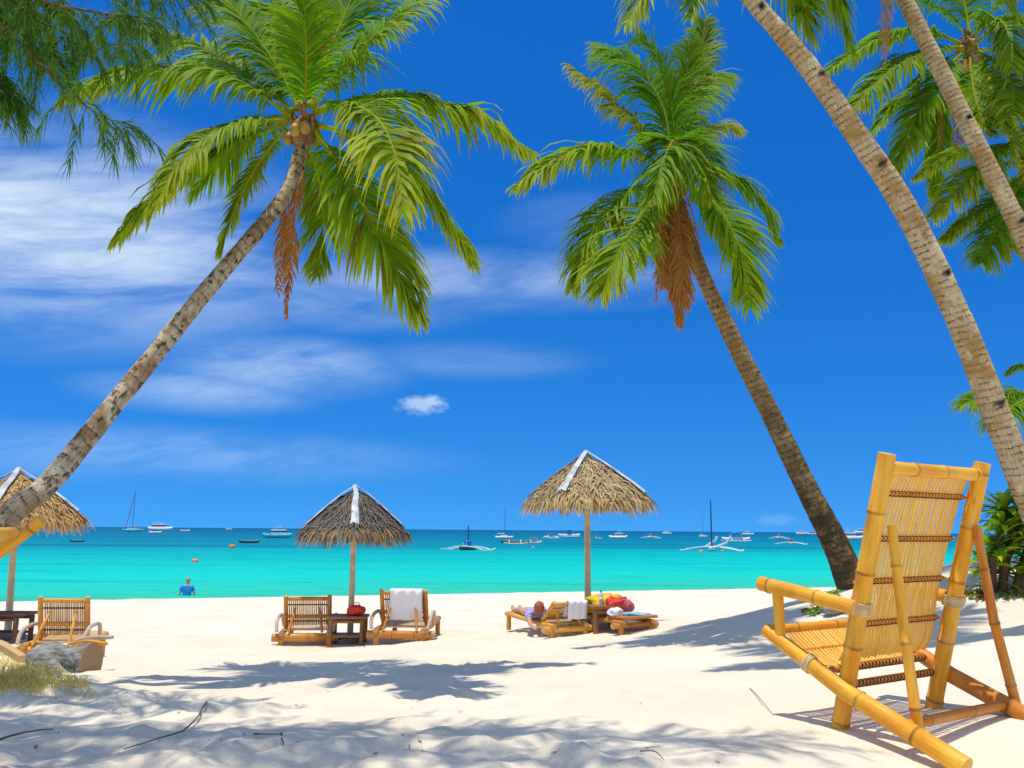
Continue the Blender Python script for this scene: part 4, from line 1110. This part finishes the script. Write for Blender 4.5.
# leaf litter
rnd = random.Random(12); mb = MB()
for i in range(90):
    u = rnd.uniform(0, 780) ** 1.0; v = rnd.uniform(668, 768)
    if u > 420 and rnd.random() < .6: continue
    p = hit(u, v) + Vector((0, 0, .006)); a = rnd.uniform(0, 6.28); L = rnd.uniform(.008, .022); d = Vector((math.cos(a), math.sin(a), rnd.uniform(-.1, .4))); w = Vector((-d.y, d.x, .1)) * .3
    cc = (.9, 0, rnd.random()); ids = [mb.vert(x, (0, 0, 0), cc) for x in (p - d * L, p + w * L, p + d * L, p - w * L)]; mb.face(ids)
tag(mb.build('leaf_litter', M['dead_leaf']), 'scattered dry leaf bits on the sand', None, None, 'stuff')

# ------------------------------------------------------------------ right: broad-leaved bush, leafy branch and driftwood
def broad_leaf(mb, p, d, L, w, rnd, yl):
    S = d.cross(Vector((rnd.gauss(0, .2), rnd.gauss(0, .2), 1))).normalized(); prev = None; rv = rnd.random(); K_ = 7
    for k in range(K_ + 1):
        f = k / K_; ww = w * math.sin(math.pi * min(1, .12 + .88 * f)) ** .8 * .5
        N_ = S.cross(d).normalized(); cc = (0, min(1, yl * (.4 + .8 * f)), rv)
        ids = [mb.vert(p - S * ww + N_ * ww * .25, (0, 0, 0), cc), mb.vert(p, (0, 0, 0), (0, min(1, yl + .25), rv)), mb.vert(p + S * ww + N_ * ww * .25, (0, 0, 0), cc)]
        if prev:
            mb.face((prev[0], prev[1], ids[1], ids[0]), True); mb.face((prev[1], prev[2], ids[2], ids[1]), True)
        prev = ids; p = p + d * L / K_; d = (d + Vector((0, 0, -.22 * (.4 + f)))).normalized()
def bush():
    rnd = random.Random(9)
    b0 = hit(1006, 590); 
    root = empty('broadleaf_bush', b0, 0, 'broad leaved green bush with dark stem growing at right beside the bamboo chair', 'bush')
    print('bush', b0)
    sb_ = MB(); fb = MB(); d0 = b0.y
    for (pix) in ([(992, 592), (992, 565), (1000, 535), (1005, 510)], [(1000, 594), (1006, 560), (1016, 530), (1024, 505)], [(1012, 594), (1024, 560), (1036, 530), (1046, 500)], [(1030, 594), (1050, 560), (1066, 520)]):
        pts = [P(u, v, d0 + rnd.uniform(-.1, .1)) - b0 for u, v in pix]; pts[0].z -= .1
        sp = spline(pts, 5); sb_.tube(sp, [.05 - .03 * i / len(sp) for i in range(len(sp))], 8, True)
        for i in range(3, len(sp)):
            for _ in range(6):
                a = rnd.uniform(0, 6.28); d = Vector((math.cos(a), math.sin(a), rnd.uniform(-.2, 1.0))).normalized()
                broad_leaf(fb, sp[i], d, rnd.uniform(.28, .5), rnd.uniform(.05, .085), rnd, max(0, rnd.gauss(.25, .3)))
        for _ in range(14):
            a = rnd.uniform(0, 6.28); d = Vector((math.cos(a), math.sin(a), rnd.uniform(.2, 1.6))).normalized()
            broad_leaf(fb, sp[-1], d, rnd.uniform(.35, .55), rnd.uniform(.055, .09), rnd, max(0, rnd.gauss(.3, .35)))
    sb_.build('stem', M['dark_wood'], root); fb.build('foliage', M['broad_leaf'], root)
    return b0
b0 = bush()
mb = MB(); rnd = random.Random(2)
for i in range(420):
    u = rnd.uniform(958, 1060); v = rnd.gauss(594, 3.2); p = hit(u, v) + Vector((0, 0, .01)); a = rnd.uniform(0, 6.28); L = rnd.uniform(.02, .07); d = Vector((math.cos(a), math.sin(a), rnd.uniform(0, .8))); w = Vector((-d.y, d.x, .2)) * .25
    cc = (rnd.choice((.2, .9, 1)), rnd.random() * .5, rnd.random()); ids = [mb.vert(x, (0, 0, 0), cc) for x in (p - d * L, p + w * L, p + d * L, p - w * L)]; mb.face(ids)
tag(mb.build('leaf_debris', M['broad_leaf']), 'brown and green leaf debris under the bush', None, None, 'stuff')
# green leafy branch beside a grey piece of driftwood
p0 = hit(812, 616); p1 = hit(834, 602)
rt_ = empty('leafy_branch', p0, 0, 'fallen green leafy branch on the sand behind the bamboo chair seat', 'branch')
mb = MB(); fb = MB(); rnd = random.Random(4); sp = spline([(0, 0, .03), (p1 - p0) * .5 + Vector((0, 0, .08)), (p1 - p0) + Vector((0, 0, .1))], 8)
mb.tube(sp, .012, 6); mb.build('stem', M['stick'], rt_)
for q in sp:
    for _ in range(7):
        a = rnd.uniform(0, 6.28); d = Vector((math.cos(a), math.sin(a), rnd.uniform(0, .8))).normalized(); broad_leaf(fb, q, d, rnd.uniform(.07, .14), .035, rnd, max(0, rnd.gauss(.05, .15)))
fb.build('foliage', M['broad_leaf'], rt_)
p2 = hit(846, 612)
o = blob('driftwood', p2 - Vector((0, 0, .03)), (.24, .12, .07), M['grey_wood'], 'low grey driftwood lump lying beside the leafy branch', 'driftwood', 14, .35)
o = blob('coconut_husk', hit(806, 613), (.05, .03, .03), M['husk'], 'small brown husk on the sand left of the leafy branch', 'husk', 15, .3)

# ------------------------------------------------------------------ person sitting at the water's edge
def person(loc, rz):
    t = empty('person', loc, rz, 'person in a blue t-shirt wading waist deep at the water edge, seen from behind', 'person')
    def skin(name, vs, es, rs, mat, root=0, sub=2):
        me = bpy.data.meshes.new(name); me.from_pydata(vs, es, []); me.materials.append(mat)
        o = bpy.data.objects.new(name, me); col.objects.link(o); o.parent = t
        md = o.modifiers.new('skin', 'SKIN'); md.use_smooth_shade = True
        for i, r in enumerate(rs):
            sv = me.skin_vertices[0].data[i]; sv.radius = (r, r) if not hasattr(r, '__len__') else r; sv.use_root = (i == root)
        o.modifiers.new('sub', 'SUBSURF').render_levels = sub; return o
    # +y faces the sea; standing, one arm held out a little for balance
    vs = [(0, 0, .86), (0, -.01, 1.05), (0, 0, 1.25), (0, .02, 1.36), (0, .04, 1.44), (0, .05, 1.53), (0, .05, 1.6),
          (-.18, .0, 1.27), (-.27, -.01, 1.02), (-.30, .08, .80), (-.30, .11, .72), (.18, .0, 1.27), (.28, -.01, 1.03), (.34, .08, .82), (.35, .11, .74),
          (-.09, .0, .80), (-.10, .02, .44), (-.11, .0, .07), (-.11, .14, .035), (.09, .0, .80), (.11, .06, .44), (.12, .02, .07), (.12, .16, .035)]
    es = [(0, 1), (1, 2), (2, 3), (3, 4), (4, 5), (5, 6), (2, 7), (7, 8), (8, 9), (9, 10), (2, 11), (11, 12), (12, 13), (13, 14), (0, 15), (15, 16), (16, 17), (17, 18), (0, 19), (19, 20), (20, 21), (21, 22)]
    rs = [(.16, .12), (.14, .10), (.15, .1), .055, .07, .088, .06, .058, .043, .034, .03, .058, .043, .034, .03, .085, .062, .042, .035, .085, .062, .042, .035]
    skin('body', vs, es, rs, M['skin'])
    sv = [(0, 0, .80), (0, -.01, 1.05), (0, 0, 1.25), (0, .01, 1.325), (-.19, .0, 1.265), (-.245, -.005, 1.10), (.19, .0, 1.265), (.25, -.005, 1.11)]
    skin('tshirt', sv, [(0, 1), (1, 2), (2, 3), (2, 4), (4, 5), (2, 6), (6, 7)], [(.185, .145), (.17, .13), (.18, .122), .08, .082, .068, .082, .068], M['shirt'])
    skin('shorts', [(0, 0, .84), (-.10, .0, .76), (-.105, .02, .52), (.10, .0, .76), (.115, .05, .52)], [(0, 1), (1, 2), (0, 3), (3, 4)], [(.178, .135), .105, .085, .105, .085], M['shorts'])
    hb = MB(); hb.lathe((0, .045, 1.555), [(.078, -.03), (.084, .0), (.08, .035), (.055, .075), (.02, .09)], 16); hb.build('hair', M['hair'], t)
    return t
pp = P(187, 592, 34.0); person((pp.x, pp.y, ground0(pp.x, pp.y)), R(5)); print('person', pp, ground0(pp.x, pp.y))

# ------------------------------------------------------------------ boats
def hull_mesh(L, B, Hh, sheer=.5, flat=.75):
    mb = MB(); rings = []; n = 16
    for i in range(n + 1):
        q = i / n * 2 - 1; w = B / 2 * max(.02, (1 - abs(q) ** 2.4)) ; zt = Hh * (1 + sheer * abs(q) ** 2.5); zk = -.12 * Hh + Hh * .5 * abs(q) ** 4
        rings.append([mb.vert((q * L / 2, y * w, z)) for y, z in ((-.92, zt - .08), (-1, zt), (-.85, zk + (zt - zk) * .45), (-.35, zk), (.35, zk), (.85, zk + (zt - zk) * .45), (1, zt), (.92, zt - .08))])
    for A, B_ in zip(rings, rings[1:]):
        for k in range(7): mb.face((A[k], A[k + 1], B_[k + 1], B_[k]), True)
        mb.face((A[7], A[0], B_[0], B_[7]))
    mb.face(rings[0]); mb.face(rings[-1][::-1]); return mb
BG = 'boats moored on the sea'
def bangka(u, v, L, rz, label, hull='white', span=5, canopy=None, mast=0, tall_arms=False, flag=None, deck='white', group=BG):
    t = empty('outrigger_boat', (0, 0, 0), rz, label, 'boat', group); p = sea_hit(u, v); t.location = (p.x, p.y, SEA)
    hull_mesh(L, L * .12, L * .09).build('hull', M[hull], t)
    mb = MB(); mb.box((0, 0, L * .105), (L * .26, L * .055, L * .012)); mb.build('deck', M[deck], t)
    for s in (-1, 1):
        mb = MB(); mb.tube([(-L * .42, s * span, .12), (-L * .2, s * span, .02), (L * .25, s * span, .02), (L * .45, s * span, .2)], L * .012 + .05, 6); mb.build('outrigger', M['white'], t)
    for x in (-.22, .2):
        mb = MB(); mb.tube(spline([(x * L, -span, .05), (x * L, -span * .6, L * .085), (x * L, 0, L * .125), (x * L, span * .6, L * .085), (x * L, span, .05)], 4), L * .010 + .04, 6); mb.build('outrigger_arm', M['white'], t)
    if canopy:
        mb = MB(); hz = L * .26
        for i in range(7):
            q = i / 6 * 2 - 1
            for j in range(2): mb.vert(((j * 2 - 1) * L * .2, q * L * .085, hz + L * .035 * (1 - q * q)))
        for i in range(6): mb.face((2 * i, 2 * i + 1, 2 * i + 3, 2 * i + 2), True)
        mb.build('canopy', M[canopy], t, solid=.08)
        for sx in (-1, 1):
            for sy in (-1, 1):
                mb = MB(); mb.tube([(sx * L * .19, sy * L * .05, L * .1), (sx * L * .19, sy * L * .07, hz)], .06, 5); mb.build('canopy_post', M['white'], t)
    if mast:
        mb = MB(); mb.tube([(0, 0, L * .08), (0, 0, mast)], [.12, .07], 6); mb.build('mast', M['mast'], t)
    if tall_arms:
        for x, yy, zz in ((-.2, -span * .55, L * .32), (.1, -span * .12, L * .42)):
            mb = MB(); mb.tube([(x * L, yy + span * .35, L * .12), (x * L, yy, zz * .75), (x * L, yy - .2, zz)], .17, 6); mb.build('boom', M['white'], t)
    if flag:
        mb = MB(); mb.box((.0, .0, L * .2), (L * .09, L * .07, L * .09)); mb.build('cabin', M[flag], t, bevel=.1)
    return t
def motorboat(u, v, L, rz, label, hull='white', cabin='white', two=True, group=BG, low=False):
    t = empty('motor_boat', (0, 0, 0), rz, label, 'boat', group); p = sea_hit(u, v); t.location = (p.x, p.y, SEA)
    hull_mesh(L, L * .26, L * .13, .35).build('hull', M[hull], t)
    if not low:
        mb = MB(); mb.box((-.05 * L, 0, L * .20), (L * .24, L * .095, L * .075)); c = mb.build('cabin', M[cabin], t, bevel=L * .02)
        mb = MB(); mb.box((-.05 * L, 0, L * .215), (L * .243, L * .098, L * .022)); mb.build('cabin_window', M['glass'], t)
        mb = MB(); mb.tube([(-L * .1, 0, L * .27), (-L * .1, 0, L * .5)], .04 + L * .003, 5); mb.build('antenna', M['white'], t)
        if two:
            mb = MB(); mb.box((-.1 * L, 0, L * .335), (L * .16, L * .085, L * .012)); mb.build('roof', M['white'], t)
            for sx in (-1, 1):
                for sy in (-1, 1):
                    mb = MB(); mb.tube([(-.1 * L + sx * L * .14, sy * L * .07, L * .26), (-.1 * L + sx * L * .14, sy * L * .07, L * .335)], .06, 5); mb.build('roof_post', M['white'], t)
    else:
        mb = MB(); mb.box((0, 0, L * .1), (L * .3, L * .08, L * .02)); mb.build('bench', M[cabin], t)
    return t
def sailboat(u, v, L, rz, label, mast, hull='white', sail='boat_red', line=None, cat=False, group=BG):
    t = empty('sailing_boat', (0, 0, 0), rz, label, 'sailboat', group); p = sea_hit(u, v); t.location = (p.x, p.y, SEA)
    if cat:
        for s in (-1, 1):
            h = hull_mesh(L, L * .12, L * .11, .3).build('hull', M[hull], t); h.location = (0, s * L * .2, 0)
        mb = MB(); mb.box((0, 0, L * .14), (L * .22, L * .24, L * .03)); mb.build('deck', M['white'], t, bevel=L * .01)
    else:
        hull_mesh(L, L * .26, L * .11, .3).build('hull', M[hull], t)
        mb = MB(); mb.box((0, 0, L * .13), (L * .2, L * .09, L * .05)); mb.build('cabin', M['white'], t, bevel=L * .02)
    r = L * .009 + .02
    mb = MB(); mb.tube([(L * .05, 0, L * .1), (L * .05, 0, mast)], [r * 1.3, r * .8], 6); mb.build('mast', M['mast'], t)
    mb = MB(); mb.tube([(L * .05, 0, L * .28), (-L * .38, 0, L * .26)], r * 1.6, 6); bo = mb.build('boom', M[sail], t)
    if line:
        mb = MB(); mb.tube([(L * .05, 0, mast * .93), (L * .46, 0, L * .14)], r * 1.7, 5); mb.build('furled_sail', M[line], t)
    return t
def W_(px, u, v):                     # metres that span px pixels at that spot on the sea
    p = sea_hit(u, v); return px * p.y / F_PX
def mh(u, v, vtop): return W_(v - vtop, u, v)
sailboat(133, 531.5, W_(19, 133, 531.5), R(168), 'catamaran with tall dark mast and pink furled sail far out at left', mh(133, 531.5, 491), 'boat_teal', 'boat_red', 'pinkline', True)
motorboat(160, 530.8, W_(24, 160, 530.8), R(0), 'long white ferry just right of the pink sailed catamaran', two=True)
motorboat(155, 533.2, W_(12, 155, 533.2), R(8), 'small white launch in front of the long white ferry', low=True)
motorboat(185, 531.3, W_(9, 185, 531.3), R(5), 'tiny white skiff trailing right of the long white ferry', low=True)
motorboat(229, 529.6, W_(6, 229, 529.6), R(20), 'white speck of a boat on the horizon left of the dark parasol', two=False)
motorboat(277, 538, W_(30, 277, 538), R(172), 'white two deck boat with pale blue hull just left of the dark grey parasol', 'boat_teal', 'white')
motorboat(249, 543, W_(20, 249, 543), R(4), 'low dark open boat left of the white two deck boat', 'boat_dark', 'white', low=True)
motorboat(77, 542, W_(14, 77, 542), R(10), 'low dark canoe under the edge of the golden parasol', 'boat_dark', 'boat_tan', low=True)
bangka(468, 550, W_(30, 468, 550), R(58), 'outrigger boat with blue awning and dark green hull between the parasols', 'boat_green', W_(23, 468, 550), 'boat_blue', mh(468, 550, 526), deck='boat_teal', flag='boat_blue')
sailboat(504, 538.5, W_(18, 504, 538.5), R(10), 'white sailing yacht with thin mast left of the tan parasol', mh(504, 538.5, 507), 'white', 'white')
bangka(515, 543.5, W_(28, 515, 543.5), R(6), 'long low green and white outrigger in front of the white yacht', 'boat_green', W_(5, 515, 543.5), None, 0, deck='boat_tan')
bangka(534, 542.5, W_(16, 534, 542.5), R(4), 'small outrigger with reddish canopy behind the tan parasol edge', 'boat_tan', W_(4, 534, 542.5), 'boat_red')
bangka(551, 538, W_(16, 551, 538), R(25), 'small outrigger with blue awning right of the reddish canopy boat', 'white', W_(5, 551, 538), 'boat_blue')
bangka(569, 536.5, W_(22, 569, 536.5), R(10), 'low white outrigger left of the tan parasol pole', 'white', W_(4, 569, 536.5), None, 0, flag='boat_blue')
bangka(597, 538.5, W_(9, 597, 538.5), R(30), 'tiny green boat with red cabin just right of the tan parasol pole', 'boat_green', W_(3, 597, 538.5), 'boat_red')
motorboat(618, 538.5, W_(18, 618, 538.5), R(170), 'white cabin cruiser right of the tan parasol pole', two=True)
bangka(651, 538, W_(14, 651, 538), R(50), 'small white outrigger with tan cabin right of the tan parasol roof', 'white', W_(8, 651, 538), None, 0, flag='boat_tan')
motorboat(667, 534, W_(9, 667, 534), R(0), 'distant white launch near the horizon right of the tan parasol', two=False)
bangka(712, 551, W_(34, 712, 551), R(66), 'large white outrigger with raised booms and one tall dark mast', 'white', W_(28, 712, 551), None, mh(712, 551, 501), tall_arms=True)
sailboat(703, 537, W_(10, 703, 537), R(20), 'distant sailboat with shorter mast behind the large white outrigger', mh(703, 537, 517), 'white', 'white')
bangka(736, 541, W_(30, 736, 541), R(12), 'white passenger outrigger with bright blue canopy behind the tall mast', 'white', W_(6, 736, 541), 'boat_blue', 0)
motorboat(748, 535, W_(12, 748, 535), R(0), 'small white boat behind the blue canopied outrigger', two=False)
bangka(779, 538.5, W_(14, 779, 538.5), R(50), 'white outrigger with tan cabin left of the dark palm trunk', 'white', W_(8, 779, 538.5), None, 0, flag='boat_tan')
bangka(791, 544.5, W_(18, 791, 544.5), R(62), 'white outrigger with red cabin nearest the dark palm trunk', 'white', W_(14, 791, 544.5), None, 0, flag='boat_red')
motorboat(802, 534.5, W_(12, 802, 534.5), R(0), 'far white boat above the red cabin outrigger', two=False)
motorboat(813, 534.6, W_(10, 813, 534.6), R(0), 'far tan and white boat close to the dark palm trunk', 'white', 'boat_tan', two=False)
motorboat(851, 540, W_(26, 851, 540), R(5), 'white yacht showing right of the dark palm trunk', two=True)
motorboat(864, 534, W_(18, 864, 534), R(0), 'distant white ferry behind the chair post', two=True)
def buoy(u, v, r, mat, label):
    p = sea_hit(u, v); t = empty('buoy', (p.x, p.y, SEA), 0, label, 'buoy', 'buoys floating on the sea')
    mb = MB(); mb.lathe((0, 0, 0), [(.3 * r, -.6 * r), (.85 * r, -.2 * r), (r, .2 * r), (.8 * r, .75 * r), (.3 * r, 1.05 * r)], 14); mb.build('float', M[mat], t)
    mb = MB(); mb.tube([(0, 0, r), (0, 0, 1.5 * r)], .1 * r, 6); mb.build('eye', M['boat_dark'], t)
buoy(232, 548, W_(3.4, 232, 548), 'orange_buoy', 'orange buoy left of the low dark open boat')
buoy(195, 562, W_(3.4, 195, 562), 'pink_buoy', 'pale pink buoy nearest the shore above the person in blue')
buoy(701, 552.5, W_(2.4, 701, 552.5), 'pink_buoy', 'pink buoy by the bow of the large white outrigger')
buoy(723, 551.5, W_(1.6, 723, 551.5), 'orange_buoy', 'small yellow orange buoy right of the large white outrigger hull')
buoy(533, 548, W_(1.6, 533, 548), 'pink_buoy', 'tiny pink buoy in front of the reddish canopy boat')

# ------------------------------------------------------------------ light
SH = Vector((.12, .06, -1)).normalized()                       # direction sunlight travels
sd = bpy.data.lights.new('sun', 'SUN'); sd.energy = 3.8; sd.angle = R(.53); sd.color = (1, .92, .77)
so = bpy.data.objects.new('sun', sd); col.objects.link(so); so.rotation_euler = SH.to_track_quat('-Z', 'Y').to_euler()
to = -SH; elev = math.asin(to.z); azim = math.atan2(to.x, to.y)
w = bpy.data.worlds.new('World'); scene.world = w; w.use_nodes = True
nt = NT(w.node_tree); bg = w.node_tree.nodes['Background']
sky = nt.new('ShaderNodeTexSky', sky_type='NISHITA', sun_disc=False, sun_elevation=elev, sun_rotation=azim, air_density=1.0, dust_density=.3, ozone_density=2.0)
dirv = nt.new('ShaderNodeTexCoord').outputs['Generated']
nt.l.new(nt.vec('NORMALIZE', nt.vec('ADD', dirv, (0, 0, .17))), sky.inputs[0])
x_, y_, z_ = nt.sep(dirv)
az_ = nt.math('ARCTAN2', x_, y_); el_ = nt.math('ARCSINE', z_)
ae = nt.comb(az_, el_, 0)
hs = nt.new('ShaderNodeHueSaturation'); hs.inputs['Saturation'].default_value = 1.42; hs.inputs['Value'].default_value = 1.0; nt.l.new(sky.outputs[0], hs.inputs['Color'])
c = nt.mix(1, hs.outputs[0], (.46, 1.13, 1.62), 'MULTIPLY')
def ang(u, v):
    r = ray(u, v).normalized(); return math.atan2(r.x, r.y), math.asin(r.z)
wisp = nt.noise(nt.comb(nt.math('ADD', nt.math('MULTIPLY', az_, 3.2), nt.math('MULTIPLY', el_, 2.0)), nt.math('SUBTRACT', nt.math('MULTIPLY', el_, 15), nt.math('MULTIPLY', az_, 2.0)), 0), 1.0, 6, .58, .5)
fine = nt.noise(nt.comb(nt.math('MULTIPLY', az_, 60), nt.math('MULTIPLY', el_, 90), 0), 1.0, 6, .6)
fib = nt.noise(nt.comb(nt.math('ADD', nt.math('MULTIPLY', az_, 9), nt.math('MULTIPLY', el_, 7.0)), nt.math('SUBTRACT', nt.math('MULTIPLY', el_, 46), nt.math('MULTIPLY', az_, 9.0)), 2), 1.0, 8, .66, 1.1)
wisp = nt.math('ADD', nt.math('MULTIPLY', wisp, .78), nt.math('MULTIPLY', fib, .22))
mask = None
for (u, v, ru, rv, amt) in [(40, 228, 340, 130, 1.0), (10, 215, 250, 120, 1.0), (285, 366, 150, 40, .6), (200, 392, 140, 26, .5), (470, 280, 340, 40, .55), (160, 455, 340, 34, .35), (470, 360, 160, 26, .22), (590, 225, 120, 40, .2), (330, 300, 200, 40, .35)]:
    a, e = ang(u, v); d = nt.vec('LENGTH', nt.vec('DIVIDE', nt.vec('SUBTRACT', ae, (a, e, 0)), (ru / F_PX, rv / F_PX, 1)))
    k = nt.math('MULTIPLY', nt.ramp(d, .1, 1.0, 1, 0), amt)
    mask = k if mask is None else nt.math('MAXIMUM', mask, k)
cl = nt.math('MULTIPLY', nt.ramp(wisp, .28, .70, 0, 1), mask)
for (u, v, ru, rv, amt) in [(422, 405, 28, 12, .7), (432, 402, 16, 9, .8), (775, 520, 24, 7, .12)]:
    a, e = ang(u, v); d = nt.vec('LENGTH', nt.vec('DIVIDE', nt.vec('SUBTRACT', ae, (a, e, 0)), (ru / F_PX, rv / F_PX, 1)))
    k = nt.math('MULTIPLY', nt.ramp(nt.math('ADD', d, nt.math('MULTIPLY', nt.math('SUBTRACT', fine, .5), 1.5)), .25, 1.0, 1, 0), amt * .75)
    cl = nt.math('MAXIMUM', cl, k)
over = nt.noise(nt.vec('MULTIPLY', dirv, (2.2, 2.2, 2.2)), 1.0, 5, .6)                    # unseen white cloud added overhead and behind the camera as neutral fill
cl = nt.math('MAXIMUM', cl, nt.math('MULTIPLY', nt.math('MAXIMUM', nt.ramp(el_, .70, .95), nt.ramp(y_, .25, -.15)), nt.ramp(over, .44, .60)))
c = nt.mix(nt.math('MULTIPLY', cl, .85), c, nt.mix(nt.ramp(el_, .60, .8), (8.6, 10.2, 10.8), (8.6, 8.2, 7.4)))
nt.l.new(c, bg.inputs[0]); bg.inputs[1].default_value = .10
scene.view_settings.view_transform = 'Standard'; scene.view_settings.look = 'None'; scene.view_settings.gamma = 1; scene.view_settings.exposure = 0.0
scene.cycles.max_bounces = 8; scene.cycles.diffuse_bounces = 4; scene.cycles.use_denoising = True
